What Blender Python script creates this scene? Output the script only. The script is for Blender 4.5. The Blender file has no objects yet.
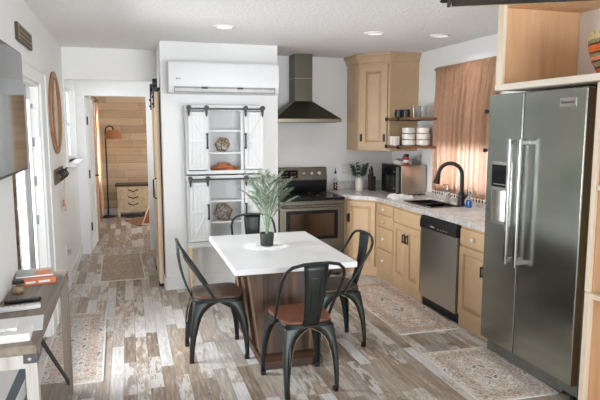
import bpy, bmesh, math, random
from mathutils import Vector, Matrix
R = math.radians
PI = math.pi
random.seed(4)
S = bpy.context.scene
C = S.collection

# ------------------------------------------------------------------ camera, sky, light, exposure
cd = bpy.data.cameras.new('camera'); cam = bpy.data.objects.new('camera', cd); C.objects.link(cam)
cam.location = (0, 0, 1.65)
cam.rotation_euler = (R(90 - 7.15), 0, R(-16.7))
cd.sensor_width = 36; cd.lens = 34.2; cd.clip_start = .05
S.camera = cam
w = bpy.data.worlds.new('sky'); S.world = w; w.use_nodes = True
bg = w.node_tree.nodes['Background']; bg.inputs[0].default_value = (.90, .95, 1, 1); bg.inputs[1].default_value = 2.0
def area(name, loc, rot, sx, sy, power, col=(1, 1, 1)):
    l = bpy.data.lights.new(name, 'AREA'); l.shape = 'RECTANGLE'; l.size = sx; l.size_y = sy; l.energy = power; l.color = col
    o = bpy.data.objects.new(name, l); C.objects.link(o); o.location = loc; o.rotation_euler = rot
    return o
area('daylight_patio_door', (-1.9, 4.05, 1.45), (0, R(-90), 0), 1.9, 2.0, 250, (.93, .97, 1))
area('daylight_hall_window', (-1.3, 7.25, 1.75), (0, R(-90), 0), .9, 1.1, 25, (.95, .98, 1))
area('daylight_kitchen_window', (3.9, 5.0, 1.3), (0, R(105), 0), 1.0, 1.2, 230, (.97, .99, 1))
area('daylight_bedroom_window', (-1.1, 9.9, 1.4), (0, R(-90), 0), 1.5, 1.3, 120, (1, .98, .95))
area('rear_fill_light', (2.8, -7.4, .9), (R(95), 0, R(11)), 5.0, 3.0, 600, (.94, .97, 1))  # fill lamp added beyond the open rear end to brighten the walls
S.view_settings.view_transform = 'Standard'; S.view_settings.look = 'None'
S.view_settings.gamma = 1; S.view_settings.use_curve_mapping = False
S.view_settings.exposure = .13

# ------------------------------------------------------------------ materials
def lin(c):
    return tuple(((v / 255) / 12.92 if v / 255 <= .04045 else ((v / 255 + .055) / 1.055) ** 2.4) for v in c)
class NT:
    def __init__(s, name):
        s.m = bpy.data.materials.new(name); s.m.use_nodes = True; s.t = s.m.node_tree
        s.b = s.t.nodes['Principled BSDF']
    def n(s, kind, **kw):
        nd = s.t.nodes.new(kind)
        for k, v in kw.items():
            if k.startswith('i_'): nd.inputs[k[2:].replace('_', ' ')].default_value = v
            else: setattr(nd, k, v)
        return nd
    def l(s, a, b): s.t.links.new(a, b)
    def coord(s, which='Object', scale=(1, 1, 1)):
        tc = s.n('ShaderNodeTexCoord'); mp = s.n('ShaderNodeMapping'); mp.inputs['Scale'].default_value = scale
        s.l(tc.outputs[which], mp.inputs[0]); return mp.outputs[0]
    def noise(s, vec, scale, detail=4, rough=.55):
        n = s.n('ShaderNodeTexNoise'); n.inputs['Scale'].default_value = scale; n.inputs['Detail'].default_value = detail
        n.inputs['Roughness'].default_value = rough
        s.l(vec, n.inputs['Vector']); return n.outputs['Fac']
    def ramp(s, fac, stops, interp='LINEAR'):
        r = s.n('ShaderNodeValToRGB'); e = r.color_ramp.elements; r.color_ramp.interpolation = interp
        e[0].position = stops[0][0]; e[0].color = (*lin(stops[0][1]), 1)
        e[1].position = stops[-1][0]; e[1].color = (*lin(stops[-1][1]), 1)
        for p, c in stops[1:-1]:
            x = e.new(p); x.color = (*lin(c), 1)
        s.l(fac, r.inputs[0]); return r.outputs[0]
    def math(s, op, a, b=None):
        n = s.n('ShaderNodeMath', operation=op)
        for i, v in enumerate((a, b)):
            if v is None: continue
            if isinstance(v, (int, float)): n.inputs[i].default_value = v
            else: s.l(v, n.inputs[i])
        return n.outputs[0]
    def mix(s, fac, a, b, mode='MIX'):
        n = s.n('ShaderNodeMix', data_type='RGBA', blend_type=mode)
        for i, v in ((0, fac), (6, a), (7, b)):
            if isinstance(v, (int, float)): n.inputs[i].default_value = v
            elif isinstance(v, tuple): n.inputs[i].default_value = (*lin(v), 1)
            else: s.l(v, n.inputs[i])
        return n.outputs[2]
    def bump(s, h, strength=.2, dist=.01):
        b = s.n('ShaderNodeBump'); b.inputs['Strength'].default_value = strength; b.inputs['Distance'].default_value = dist
        s.l(h, b.inputs['Height']); s.l(b.outputs[0], s.b.inputs['Normal'])
    def col(s, c): s.l(c, s.b.inputs['Base Color'])
def mat(name, c, rough=.5, metal=0, var=.05, nscale=12, bump=0, **kw):
    t = NT(name); v = t.coord()
    f = t.noise(v, nscale)
    d = tuple(max(0, x * (1 - var)) for x in c); u = tuple(min(255, x * (1 + var)) for x in c)
    t.col(t.ramp(f, [(.3, d), (.7, u)]))
    t.b.inputs['Roughness'].default_value = rough; t.b.inputs['Metallic'].default_value = metal
    if bump: t.bump(t.noise(v, nscale * 8), bump, .004)
    for k, val in kw.items(): t.b.inputs[k.replace('_', ' ')].default_value = val
    return t.m
def wood(name, c1, c2, c3=None, axis='Y', scale=1, rough=.5, streak=14):
    t = NT(name); sc = {'X': (.6, streak, streak), 'Y': (streak, .6, streak), 'Z': (streak, streak, .6)}[axis]
    v = t.coord(scale=tuple(x * scale for x in sc))
    f = t.noise(v, 1.6, 6, .65)
    stops = [(.3, c1), (.68, c2)] if not c3 else [(.27, c1), (.48, c2), (.72, c3)]
    t.col(t.ramp(f, stops)); t.b.inputs['Roughness'].default_value = rough
    t.bump(f, .08, .003)
    return t.m
def metal(name, c, rough=.3, axis='Z', streak=60, var=.06):
    t = NT(name); sc = {'X': (.5, streak, streak), 'Y': (streak, .5, streak), 'Z': (streak, streak, .5)}[axis]
    v = t.coord(scale=sc); f = t.noise(v, 2.5, 3)
    t.col(t.ramp(f, [(.3, tuple(x * (1 - var) for x in c)), (.7, tuple(min(255, x * (1 + var)) for x in c))]))
    t.b.inputs['Metallic'].default_value = 1
    r = t.n('ShaderNodeMapRange'); r.inputs[3].default_value = rough - .02; r.inputs[4].default_value = rough + .03
    t.l(f, r.inputs[0]); t.l(r.outputs[0], t.b.inputs['Roughness'])
    return t.m
def glass(name, c=(245, 248, 250), rough=.03, ior=1.45):
    t = NT(name); t.b.inputs['Base Color'].default_value = (*lin(c), 1); t.b.inputs['Roughness'].default_value = rough
    t.b.inputs['Transmission Weight'].default_value = 1; t.b.inputs['IOR'].default_value = ior
    n = t.noise(t.coord(), 3); t.bump(n, .01, .001)
    return t.m
def pane_mat(name):
    t = NT(name); tr = t.n('ShaderNodeBsdfTransparent'); gl = t.n('ShaderNodeBsdfGlossy'); gl.inputs['Roughness'].default_value = .02
    fr = t.n('ShaderNodeFresnel'); fr.inputs[0].default_value = 1.4; mx = t.n('ShaderNodeMixShader')
    t.l(fr.outputs[0], mx.inputs[0]); t.l(tr.outputs[0], mx.inputs[1]); t.l(gl.outputs[0], mx.inputs[2])
    t.l(mx.outputs[0], t.t.nodes['Material Output'].inputs[0]); return t.m
def emit(name, c, st):
    t = NT(name); t.b.inputs['Base Color'].default_value = (*lin(c), 1)
    t.b.inputs['Emission Color'].default_value = (*lin(c), 1); t.b.inputs['Emission Strength'].default_value = st
    return t.m

def floor_mat():
    t = NT('distressed plank vinyl'); tc = t.n('ShaderNodeTexCoord'); sp = t.n('ShaderNodeSeparateXYZ')
    t.l(tc.outputs['Object'], sp.inputs[0]); x, y = sp.outputs[0], sp.outputs[1]
    rx = t.math('DIVIDE', x, .084); row = t.math('FLOOR', rx)
    wn = t.n('ShaderNodeTexWhiteNoise', noise_dimensions='1D'); t.l(row, wn.inputs['W'])
    u = t.math('ADD', t.math('DIVIDE', y, .52), t.math('MULTIPLY', wn.outputs['Value'], 7.3)); colu = t.math('FLOOR', u)
    cb = t.n('ShaderNodeCombineXYZ'); t.l(row, cb.inputs[0]); t.l(colu, cb.inputs[1])
    w2 = t.n('ShaderNodeTexWhiteNoise', noise_dimensions='2D'); t.l(cb.outputs[0], w2.inputs['Vector'])
    base = t.ramp(w2.outputs['Value'], [(0, (118, 102, 87)), (.14, (156, 136, 116)), (.28, (172, 160, 147)), (.42, (140, 122, 105)),
                                        (.54, (184, 176, 168)), (.66, (170, 149, 127)), (.76, (224, 224, 226)), (.89, (154, 146, 139))], 'CONSTANT')
    # grain and chipped white paint, offset for every plank
    off = t.n('ShaderNodeVectorMath', operation='MULTIPLY_ADD'); t.l(w2.outputs['Color'], off.inputs[0]); off.inputs[1].default_value = (9, 9, 9)
    t.l(tc.outputs['Object'], off.inputs[2])
    mp = t.n('ShaderNodeMapping'); mp.inputs['Scale'].default_value = (30, 2.4, 30); t.l(off.outputs[0], mp.inputs[0])
    g = t.noise(mp.outputs[0], 2.2, 7, .7)
    c1 = t.mix(.42, base, t.ramp(g, [(.3, (64, 52, 42)), (.5, (158, 142, 126)), (.7, (226, 220, 212))]), 'MIX')
    mp2 = t.n('ShaderNodeMapping'); mp2.inputs['Scale'].default_value = (13, 3.2, 13); t.l(off.outputs[0], mp2.inputs[0])
    p = t.noise(mp2.outputs[0], 1.7, 6, .75)
    wsel = t.math('GREATER_THAN', t.n('ShaderNodeSeparateColor').outputs[0], .5)
    sc = t.t.nodes[-2] if False else None
    amt = t.n('ShaderNodeSeparateColor'); t.l(w2.outputs['Color'], amt.inputs[0])
    thr = t.math('ADD', t.math('MULTIPLY', amt.outputs[1], .34), .395)
    pm = t.n('ShaderNodeMapRange'); t.l(p, pm.inputs[0]); t.l(thr, pm.inputs[1]); t.l(t.math('ADD', thr, .07), pm.inputs[2])
    c2 = t.mix(t.math('MULTIPLY', pm.outputs[0], .64), c1, (220, 218, 215))
    fx = t.math('FRACT', rx); fy = t.math('FRACT', u)
    ex = t.math('LESS_THAN', t.math('MINIMUM', fx, t.math('SUBTRACT', 1, fx)), .018)
    ey = t.math('LESS_THAN', t.math('MINIMUM', fy, t.math('SUBTRACT', 1, fy)), .003)
    seam = t.math('MAXIMUM', ex, ey)
    t.col(t.mix(t.math('MULTIPLY', seam, .45), c2, (92, 82, 74)))
    t.b.inputs['Roughness'].default_value = .42
    t.bump(t.math('SUBTRACT', g, seam), .12, .002)
    return t.m
def plank_wall_mat():
    t = NT('pine plank wall'); tc = t.n('ShaderNodeTexCoord'); sp = t.n('ShaderNodeSeparateXYZ')
    t.l(tc.outputs['Object'], sp.inputs[0]); x, z = sp.outputs[0], sp.outputs[2]
    rz = t.math('DIVIDE', z, .142); row = t.math('FLOOR', rz)
    wn = t.n('ShaderNodeTexWhiteNoise', noise_dimensions='1D'); t.l(row, wn.inputs['W'])
    u = t.math('ADD', t.math('DIVIDE', x, .8), t.math('MULTIPLY', wn.outputs['Value'], 5.7)); colu = t.math('FLOOR', u)
    cb = t.n('ShaderNodeCombineXYZ'); t.l(row, cb.inputs[0]); t.l(colu, cb.inputs[1])
    w2 = t.n('ShaderNodeTexWhiteNoise', noise_dimensions='2D'); t.l(cb.outputs[0], w2.inputs['Vector'])
    base = t.ramp(w2.outputs['Value'], [(0, (192, 162, 128)), (.5, (210, 182, 146)), (1, (228, 206, 174))])
    mp = t.n('ShaderNodeMapping'); mp.inputs['Scale'].default_value = (1.4, 5, 24); t.l(tc.outputs['Object'], mp.inputs[0])
    g = t.noise(mp.outputs[0], 2, 6, .6)
    c = t.mix(.3, base, t.ramp(g, [(.3, (158, 126, 98)), (.7, (222, 200, 174))]))
    fz = t.math('FRACT', rz); fu = t.math('FRACT', u)
    seam = t.math('MAXIMUM', t.math('LESS_THAN', fz, .035), t.math('LESS_THAN', fu, .006))
    t.col(t.mix(t.math('MULTIPLY', seam, .6), c, (110, 78, 52))); t.b.inputs['Roughness'].default_value = .55
    return t.m
def rug_mat(name, w, h, seed, tint=(224, 219, 211), dark=(92, 90, 92), rust=(188, 152, 130)):
    t = NT(name); tc = t.n('ShaderNodeTexCoord'); sp = t.n('ShaderNodeSeparateXYZ'); t.l(tc.outputs['Object'], sp.inputs[0])
    x, y = t.math('ABSOLUTE', sp.outputs[0]), t.math('ABSOLUTE', sp.outputs[1])
    cb = t.n('ShaderNodeCombineXYZ'); t.l(x, cb.inputs[0]); t.l(y, cb.inputs[1]); cb.inputs[2].default_value = seed
    n1 = t.noise(cb.outputs[0], 11, 4, .7)          # mirrored ornament
    vo = t.n('ShaderNodeTexVoronoi'); vo.inputs['Scale'].default_value = 10; t.l(cb.outputs[0], vo.inputs['Vector'])
    n2 = t.noise(tc.outputs['Object'], 38, 5, .7)   # wear
    rad = t.math('SINE', t.math('MULTIPLY', t.math('ADD', t.math('MULTIPLY', x, 1 / w), t.math('MULTIPLY', y, 1 / h)), 30))
    orn = t.math('ADD', t.math('MULTIPLY', rad, .16), t.math('ADD', n1, t.math('MULTIPLY', vo.outputs['Distance'], .35)))
    c = t.ramp(orn, [(.40, dark), (.48, tint), (.56, tint), (.63, rust), (.70, tint), (.76, (140, 138, 140)), (.84, tint), (.92, rust)])
    ex = t.math('SUBTRACT', w / 2, x); ey = t.math('SUBTRACT', h / 2, y); e = t.math('MINIMUM', ex, ey)
    band = t.math('MULTIPLY', t.math('GREATER_THAN', e, .05), t.math('LESS_THAN', e, .13))
    wv = t.n('ShaderNodeTexVoronoi'); wv.inputs['Scale'].default_value = 30; t.l(cb.outputs[0], wv.inputs['Vector'])
    bc = t.ramp(wv.outputs['Distance'], [(.25, (128, 122, 120)), (.45, (188, 178, 168)), (.7, (172, 128, 106))])
    c = t.mix(t.math('MULTIPLY', band, .75), c, bc)
    c = t.mix(t.ramp(n2, [(.42, (255, 255, 255)), (.62, (50, 50, 50))]), c, tint) if False else t.mix(t.math('MULTIPLY', n2, .42), c, tint)
    n3 = t.noise(tc.outputs['Object'], 90, 3, .7)
    c = t.mix(.5, c, t.ramp(n3, [(.35, (138, 130, 124)), (.6, (232, 226, 218))]), 'OVERLAY')
    n4 = t.noise(tc.outputs['Object'], 48, 4, .75)
    c = t.mix(t.math('MULTIPLY', t.ramp(n4, [(.54, (0, 0, 0)), (.61, (255, 255, 255))]), .62), c, dark)
    edge = t.math('LESS_THAN', e, .012)
    t.col(t.mix(edge, c, (220, 215, 208))); t.b.inputs['Roughness'].default_value = .95
    t.bump(n3, .3, .003)
    return t.m
def stone_mat():
    t = NT('speckled grey granite laminate'); v = t.coord()
    n = t.noise(v, 26, 6, .75); n2 = t.noise(v, 5, 3)
    c = t.ramp(n, [(.30, (120, 116, 113)), (.42, (188, 184, 180)), (.56, (216, 213, 210)), (.7, (236, 234, 231))])
    t.col(t.mix(.2, c, t.ramp(n2, [(.35, (176, 168, 164)), (.65, (222, 218, 214))]))); t.b.inputs['Roughness'].default_value = .22
    return t.m
def curtain_mat(name, c1, c2, tl, lace=True):
    t = NT(name); v = t.coord(scale=(1, 1, 1))
    vo = t.n('ShaderNodeTexVoronoi'); vo.inputs['Scale'].default_value = 75; t.l(v, vo.inputs['Vector'])
    n = t.noise(v, 18, 3)
    c = t.mix(.45, t.ramp(vo.outputs['Distance'] if lace else n, [(.1, c1), (.5, c2)]), t.ramp(n, [(.3, c1), (.7, c2)]))
    d = t.n('ShaderNodeBsdfDiffuse'); tr = t.n('ShaderNodeBsdfTranslucent'); mx = t.n('ShaderNodeMixShader'); mx.inputs[0].default_value = tl
    t.l(c, d.inputs[0]); t.l(t.mix(.78, c, (250, 243, 238)) if lace else c, tr.inputs[0]); t.l(d.outputs[0], mx.inputs[1]); t.l(tr.outputs[0], mx.inputs[2])
    t.l(mx.outputs[0], t.t.nodes['Material Output'].inputs[0]); return t.m

M = {}
M['wall'] = mat('white wall paint', (238, 238, 237), .7, var=.008, nscale=2, bump=.03)
def ceiling_mat():
    t = NT('knockdown white ceiling'); v = t.coord(); n = t.noise(v, 34, 4, .6); n2 = t.noise(v, 90, 3, .6)
    t.col(t.ramp(n, [(.3, (238, 237, 236)), (.7, (247, 246, 245))])); t.b.inputs['Roughness'].default_value = .9
    t.bump(t.math('ADD', t.ramp(n, [(.42, (0, 0, 0)), (.58, (255, 255, 255))]), t.math('MULTIPLY', n2, .5)), .5, .006)
    return t.m
M['ceiling'] = ceiling_mat()
M['trim'] = mat('white trim paint', (238, 238, 237), .6, var=.006, Specular_IOR_Level=.25)
M['white'] = mat('white cabinet paint', (218, 219, 219), .65, var=.01, Specular_IOR_Level=.2)
M['whiteplastic'] = mat('white plastic', (224, 225, 226), .6, var=.005, Specular_IOR_Level=.2)
M['greyplastic'] = mat('grey plastic', (150, 150, 150), .4)
M['floor'] = floor_mat(); M['plankwall'] = plank_wall_mat(); M['stone'] = stone_mat()
M['black'] = mat('black iron', (26, 26, 28), .45, var=.12)
M['blackgloss'] = mat('black gloss', (12, 10, 12), .22, var=.1, Specular_IOR_Level=.3)
M['blackplastic'] = mat('black plastic', (22, 20, 22), .35, var=.1)
M['chair'] = mat('dark gunmetal enamel', (36, 40, 38), .36, .35, var=.12)
M['brass'] = mat('worn bare metal', (176, 148, 104), .35, .8, var=.2, nscale=30)
M['gold'] = mat('antique gold wire', (142, 112, 76), .45, .2)
M['seat'] = wood('chair seat wood', (46, 32, 24), (72, 52, 38), (92, 68, 51), 'Y', 1.2, .4)
M['seatred'] = wood('warm chair seat wood', (84, 50, 34), (112, 69, 47), (128, 84, 60), 'Y', 1.2, .4)
M['tabletop'] = mat('white painted table top', (226, 226, 227), .3, var=.012, nscale=5)
M['reclaimed'] = wood('reclaimed dark wood', (14, 9, 6), (64, 40, 23), (112, 74, 45), 'Z', 1, .5, 12)
M['reclaimedlight'] = wood('reclaimed pale wood', (46, 33, 24), (92, 68, 50), (134, 108, 84), 'Z', 1, .55, 9)
M['reclaimedflat'] = wood('reclaimed base wood', (30, 20, 14), (66, 43, 28), (98, 69, 47), 'X', 1, .5, 9)
M['cab'] = mat('tan cabinet paint', (210, 178, 140), .42, var=.03, nscale=5)
M['cabup'] = mat('tan cabinet paint upper', (200, 170, 134), .42, var=.03, nscale=5)
M['steel'] = metal('brushed stainless', (186, 185, 180), .28, 'Z', 260, .012)
M['steelx'] = metal('brushed stainless across', (168, 160, 148), .3, 'X')
M['fridge'] = metal('brushed stainless fridge', (166, 170, 162), .2, 'Y', 260, .012)
M['bsteel'] = metal('bronze tinted stainless', (108, 103, 93), .34, 'X')
M['hood'] = metal('olive tinted hood steel', (92, 89, 79), .42, 'Z')
M['chrome'] = mat('chrome', (214, 212, 210), .12, 1, var=.01)
M['pine'] = wood('pine board', (206, 172, 132), (226, 196, 158), (236, 212, 180), 'Z', 1, .5)
M['pinex'] = wood('whitewashed pine shelf', (226, 210, 190), (238, 228, 214), None, 'Y', 1, .5)
M['ply'] = wood('birch plywood', (200, 156, 114), (218, 176, 134), (228, 190, 150), 'Z', .7, .45, 10)
M['ash'] = wood('whitewashed pine post', (222, 200, 172), (236, 220, 198), None, 'Z', 1, .5)
M['walnut'] = wood('shelf walnut', (86, 56, 36), (128, 88, 60), (156, 114, 82), 'Y', 1.2, .45)
M['driftwood'] = wood('grey weathered wood', (96, 84, 73), (128, 115, 101), (152, 139, 124), 'Y', 1, .55)
M['driftz'] = wood('grey weathered post', (92, 82, 72), (122, 110, 97), (144, 132, 118), 'Z', 1, .55)
M['driftpale'] = wood('pale weathered post', (160, 154, 147), (188, 183, 176), (206, 201, 195), 'Z', 1, .55)
M['rack'] = wood('dark key rack wood', (70, 50, 36), (110, 82, 60), None, 'Y', 2)
M['oval'] = wood('oval frame wood', (116, 78, 48), (158, 112, 74), (176, 132, 92), 'Z', 1.5)
M['glass'] = glass('clear glass'); M['pane'] = pane_mat('window glass')
M['mirror'] = mat('mirror glass', (225, 225, 225), .02, 1, var=0)
M['ceramic'] = mat('white ceramic', (234, 228, 218), .2, var=.01)
M['cream'] = mat('cream distressed paint', (214, 196, 164), .5, var=.08, nscale=20)
M['charmug'] = mat('charcoal glaze', (46, 48, 50), .2)
M['palm'] = mat('pale palm leaf', (132, 150, 124), .5, var=.18, nscale=25)
M['stem'] = mat('palm stem', (138, 146, 112), .6)
M['euc'] = mat('eucalyptus leaf', (62, 92, 74), .5, var=.2, nscale=30)
M['potblack'] = mat('matte dark pot', (44, 48, 46), .5)
M['soil'] = mat('soil', (58, 44, 34), .9, var=.3, nscale=60)
M['lace'] = mat('white lace', (240, 240, 238), .8)
M['amber'] = mat('amber oil', (120, 78, 30), .1, Transmission_Weight=.6)
M['blue'] = mat('blue dish soap', (24, 98, 190), .1, Transmission_Weight=.4)
M['towel'] = mat('white dish towel', (226, 224, 222), .9, var=.03, bump=.4)
M['red'] = mat('red label', (186, 44, 28), .4)
M['orange'] = mat('orange cover', (206, 112, 58), .45)
M['paper'] = mat('white paper', (236, 235, 233), .6, var=.01)
M['greypaper'] = mat('grey cover', (150, 152, 150), .5)
M['tan'] = mat('tan lettering', (150, 134, 104), .7, var=.15, nscale=40)
M['darkwood'] = wood('dark stained board', (48, 40, 32), (76, 64, 52), None, 'Y', 1.5)
M['terracotta'] = mat('burnt orange carved wood', (152, 84, 46), .4, var=.15, nscale=25)
M['tvglass'] = mat('dark screen glass', (38, 38, 40), .06, var=.02)
M['shade'] = curtain_mat('lamp shade linen', (186, 136, 100), (200, 150, 112), .3, False)
M['curtain'] = curtain_mat('copper lace curtain', (158, 120, 94), (194, 156, 128), .27)
M['curtain2'] = curtain_mat('peach curtain', (228, 190, 156), (236, 204, 172), .4, False)
M['blind'] = mat('tan roller blind', (176, 152, 128), .8)
M['lamp'] = emit('led diffuser', (255, 250, 240), .45)
M['display'] = mat('black display glass', (14, 14, 16), .12, Specular_IOR_Level=.3)
M['ink'] = mat('grey print', (182, 182, 184), .5)
M['rubber'] = mat('black rubber', (20, 20, 20), .7)
M['aluminium'] = mat('brushed aluminium', (124, 126, 120), .45, .6)

# ------------------------------------------------------------------ mesh helpers
WM = {}
def wm(o): return WM.get(o.name, Matrix()) if o else Matrix()
class MB:
    def __init__(s): s.bm = bmesh.new()
    def box(s, x0, x1, y0, y1, z0, z1, mx=None):
        vs = [s.bm.verts.new((x, y, z)) for x in (x0, x1) for y in (y0, y1) for z in (z0, z1)]
        for f in ((0, 1, 3, 2), (4, 6, 7, 5), (0, 4, 5, 1), (2, 3, 7, 6), (0, 2, 6, 4), (1, 5, 7, 3)):
            s.bm.faces.new([vs[i] for i in f])
        if mx:
            for v in vs: v.co = mx @ v.co
        return s
    def rings(s, rings, cap=True, closed=True):
        rv = [[s.bm.verts.new(p) for p in r] for r in rings]; n = len(rv[0])
        for a, b in zip(rv, rv[1:]):
            for i in range(n if closed else n - 1):
                j = (i + 1) % n
                s.bm.faces.new((a[i], a[j], b[j], b[i]))
        if cap and closed:
            s.bm.faces.new(rv[0][::-1]); s.bm.faces.new(rv[-1])
        return s
    def tube(s, pts, r, seg=8, cap=True):
        pts = [Vector(p) for p in pts]; rr = r if isinstance(r, (list, tuple)) else [r] * len(pts); out = []; prev = None
        for i, p in enumerate(pts):
            d = (pts[min(i + 1, len(pts) - 1)] - pts[max(i - 1, 0)]).normalized()
            a = prev if prev else (Vector((0, 0, 1)) if abs(d.z) < .9 else Vector((1, 0, 0)))
            u = (a - d * a.dot(d)).normalized(); prev = u; v = d.cross(u)
            out.append([p + (u * math.cos(2 * PI * k / seg) + v * math.sin(2 * PI * k / seg)) * rr[i] for k in range(seg)])
        return s.rings(out, cap)
    def lathe(s, prof, c=(0, 0, 0), seg=24, cap=True):
        return s.rings([[(c[0] + r * math.cos(2 * PI * k / seg), c[1] + r * math.sin(2 * PI * k / seg), c[2] + z) for k in range(seg)] for r, z in prof], cap)
    def prism(s, poly, z0, z1):
        return s.rings([[(x, y, z0) for x, y in poly], [(x, y, z1) for x, y in poly]])
    def poly3(s, pts, vec):          # any planar outline pushed along vec
        v = Vector(vec); return s.rings([[Vector(p) for p in pts], [Vector(p) + v for p in pts]])
    def bar(s, a, b, w, t, upv=(0, 0, 1)):   # rectangular bar from a to b
        a, b = Vector(a), Vector(b); d = (b - a).normalized(); u = Vector(upv); u = (u - d * u.dot(d)).normalized(); v = d.cross(u)
        q = [u * w / 2 + v * t / 2, -u * w / 2 + v * t / 2, -u * w / 2 - v * t / 2, u * w / 2 - v * t / 2]
        return s.rings([[a + k for k in q], [b + k for k in q]])
    def quad(s, *p):
        s.bm.faces.new([s.bm.verts.new(q) for q in p]); return s
    def build(s, name, m, parent=None, local=False, bevel=0, solid=0, sub=0, seg=2):
        if parent and not local:
            s.bm.transform(wm(parent).inverted())
        bmesh.ops.recalc_face_normals(s.bm, faces=s.bm.faces)
        me = bpy.data.meshes.new(name); s.bm.to_mesh(me); s.bm.free()
        for p in me.polygons: p.use_smooth = True
        me.set_sharp_from_angle(angle=R(32))
        me.materials.append(m)
        o = bpy.data.objects.new(name, me); C.objects.link(o)
        if parent: o.parent = parent; WM[o.name] = wm(parent)
        if solid:
            md = o.modifiers.new('thickness', 'SOLIDIFY'); md.thickness = solid; md.offset = 0
        if sub:
            md = o.modifiers.new('sub', 'SUBSURF'); md.levels = sub; md.render_levels = sub
        if bevel:
            md = o.modifiers.new('bevel', 'BEVEL'); md.width = bevel; md.segments = seg; md.limit_method = 'ANGLE'; md.angle_limit = R(40); md.harden_normals = True
        return o
def tag(o, label, cat, group=None):
    o['label'] = label; o['category'] = cat
    if group: o['group'] = group
    return o
def thing(name, label, cat, loc=(0, 0, 0), rz=0, group=None):
    o = bpy.data.objects.new(name, None); C.objects.link(o); o.location = loc; o.rotation_euler = (0, 0, rz); o.empty_display_size = .1
    WM[o.name] = Matrix.Translation(loc) @ Matrix.Rotation(rz, 4, 'Z')
    return tag(o, label, cat, group)
def solo(mb, name, m, label, cat, group=None, **kw):   # a thing that is one mesh, its origin moved to its base
    xs = [v.co for v in mb.bm.verts]
    c = Vector(((min(v.x for v in xs) + max(v.x for v in xs)) / 2, (min(v.y for v in xs) + max(v.y for v in xs)) / 2, min(v.z for v in xs)))
    mb.bm.transform(Matrix.Translation(-c))
    o = mb.build(name, m, **kw); o.location = c; WM[o.name] = Matrix.Translation(c)
    return tag(o, label, cat, group)
def struct(mb, name, m, parent=None, **kw):
    o = mb.build(name, m, parent, **kw)
    if not parent: o['kind'] = 'structure'
    return o
def copy_tree(o, parent=None):
    c = o.copy(); C.objects.link(c)
    if parent: c.parent = parent
    for ch in o.children: copy_tree(ch, c)
    return c
def text_mesh(body, size, name, m, parent, mx, depth=.0008):
    cu = bpy.data.curves.new(name, 'FONT'); cu.body = body; cu.size = size; cu.align_x = 'CENTER'; cu.align_y = 'CENTER'; cu.extrude = depth
    tmp = bpy.data.objects.new('t', cu); C.objects.link(tmp)
    dg = bpy.context.evaluated_depsgraph_get(); me = bpy.data.meshes.new_from_object(tmp.evaluated_get(dg))
    bpy.data.objects.remove(tmp); me.transform(wm(parent).inverted() @ mx); me.materials.clear(); me.materials.append(m)
    o = bpy.data.objects.new(name, me); C.objects.link(o); o.parent = parent
    return o
def rrect(x0, x1, y0, y1, r, n=5):
    out = []
    for cx, cy, a in ((x1 - r, y1 - r, 0), (x0 + r, y1 - r, 90), (x0 + r, y0 + r, 180), (x1 - r, y0 + r, 270)):
        for k in range(n + 1):
            t = R(a + 90 * k / n); out.append((cx + r * math.cos(t), cy + r * math.sin(t)))
    return out

# ------------------------------------------------------------------ the setting
CZ = 2.5; XL = -.64; XR = 3.22; YB = 6.65; YW = 5.86; YH = 7.92
struct(MB().box(-1.2, 3.6, -1.0, 11.6, -.1, 0), 'floor', M['floor'])
struct(MB().box(-1.0, 3.5, -1.0, 11.7, CZ, CZ + .1), 'ceiling', M['ceiling'])
# left wall with the patio door opening and the hall window opening
DY0, DY1, DZ = 3.55, 4.80, 1.99
WY0, WY1, WZ0, WZ1 = 6.66, 7.76, 1.27, 2.13
b = MB()
T = XL - .14
b.box(T, XL, -1.0, DY0, 0, CZ).box(T, XL, DY0, DY1, DZ, CZ).box(T, XL, DY1, WY0, 0, CZ).box(T, XL, WY0, WY1, 0, WZ0).box(T, XL, WY0, WY1, WZ1, CZ).box(T, XL, WY1, YH, 0, CZ)
struct(b, 'wall_left', M['wall'])
b = MB().box(.325, 1.515, YW, YB, 0, CZ).box(.325, .9, YB, YH, 0, CZ)
struct(b, 'wall_center', M['wall'], bevel=.004)
struct(MB().box(1.515, XR + .14, YB, YB + .12, 0, CZ), 'wall_back', M['wall'])
KY0, KY1, KZ0, KZ1 = 4.42, 5.50, 1.02, 1.85
b = MB(); T = XR + .12
b.box(XR, T, 1.2, KY0, 0, CZ).box(XR, T, KY0, KY1, 0, KZ0).box(XR, T, KY0, KY1, KZ1, CZ).box(XR, T, KY1, YB + .12, 0, CZ)
struct(b, 'wall_right', M['wall'])
struct(MB().box(XL, .325, 6.56, 6.64, 2.165, CZ), 'wall_header', M['wall'], bevel=.006)
b = MB().box(T - 4.1, -.52, YH, YH + .12, 0, CZ).box(-.52, .245, YH, YH + .12, 2.07, CZ).box(.245, 1.4, YH, YH + .12, 0, CZ)
struct(b, 'wall_hall', M['wall'])
struct(MB().box(-1.0, 2.0, 11.45, 11.55, 0, CZ), 'wall_bedroom', M['plankwall'])
b = MB().box(-.69, -.57, YH + .12, 9.2, 0, CZ).box(-.69, -.57, 10.6, 11.45, 0, CZ).box(-.69, -.57, 9.2, 10.6, 0, .7).box(-.69, -.57, 9.2, 10.6, 2.0, CZ)
struct(b, 'wall_bedroom_left', M['wall'])
struct(MB().box(1.9, 2.0, YH + .12, 11.45, 0, CZ), 'wall_bedroom_right', M['wall'])
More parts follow.
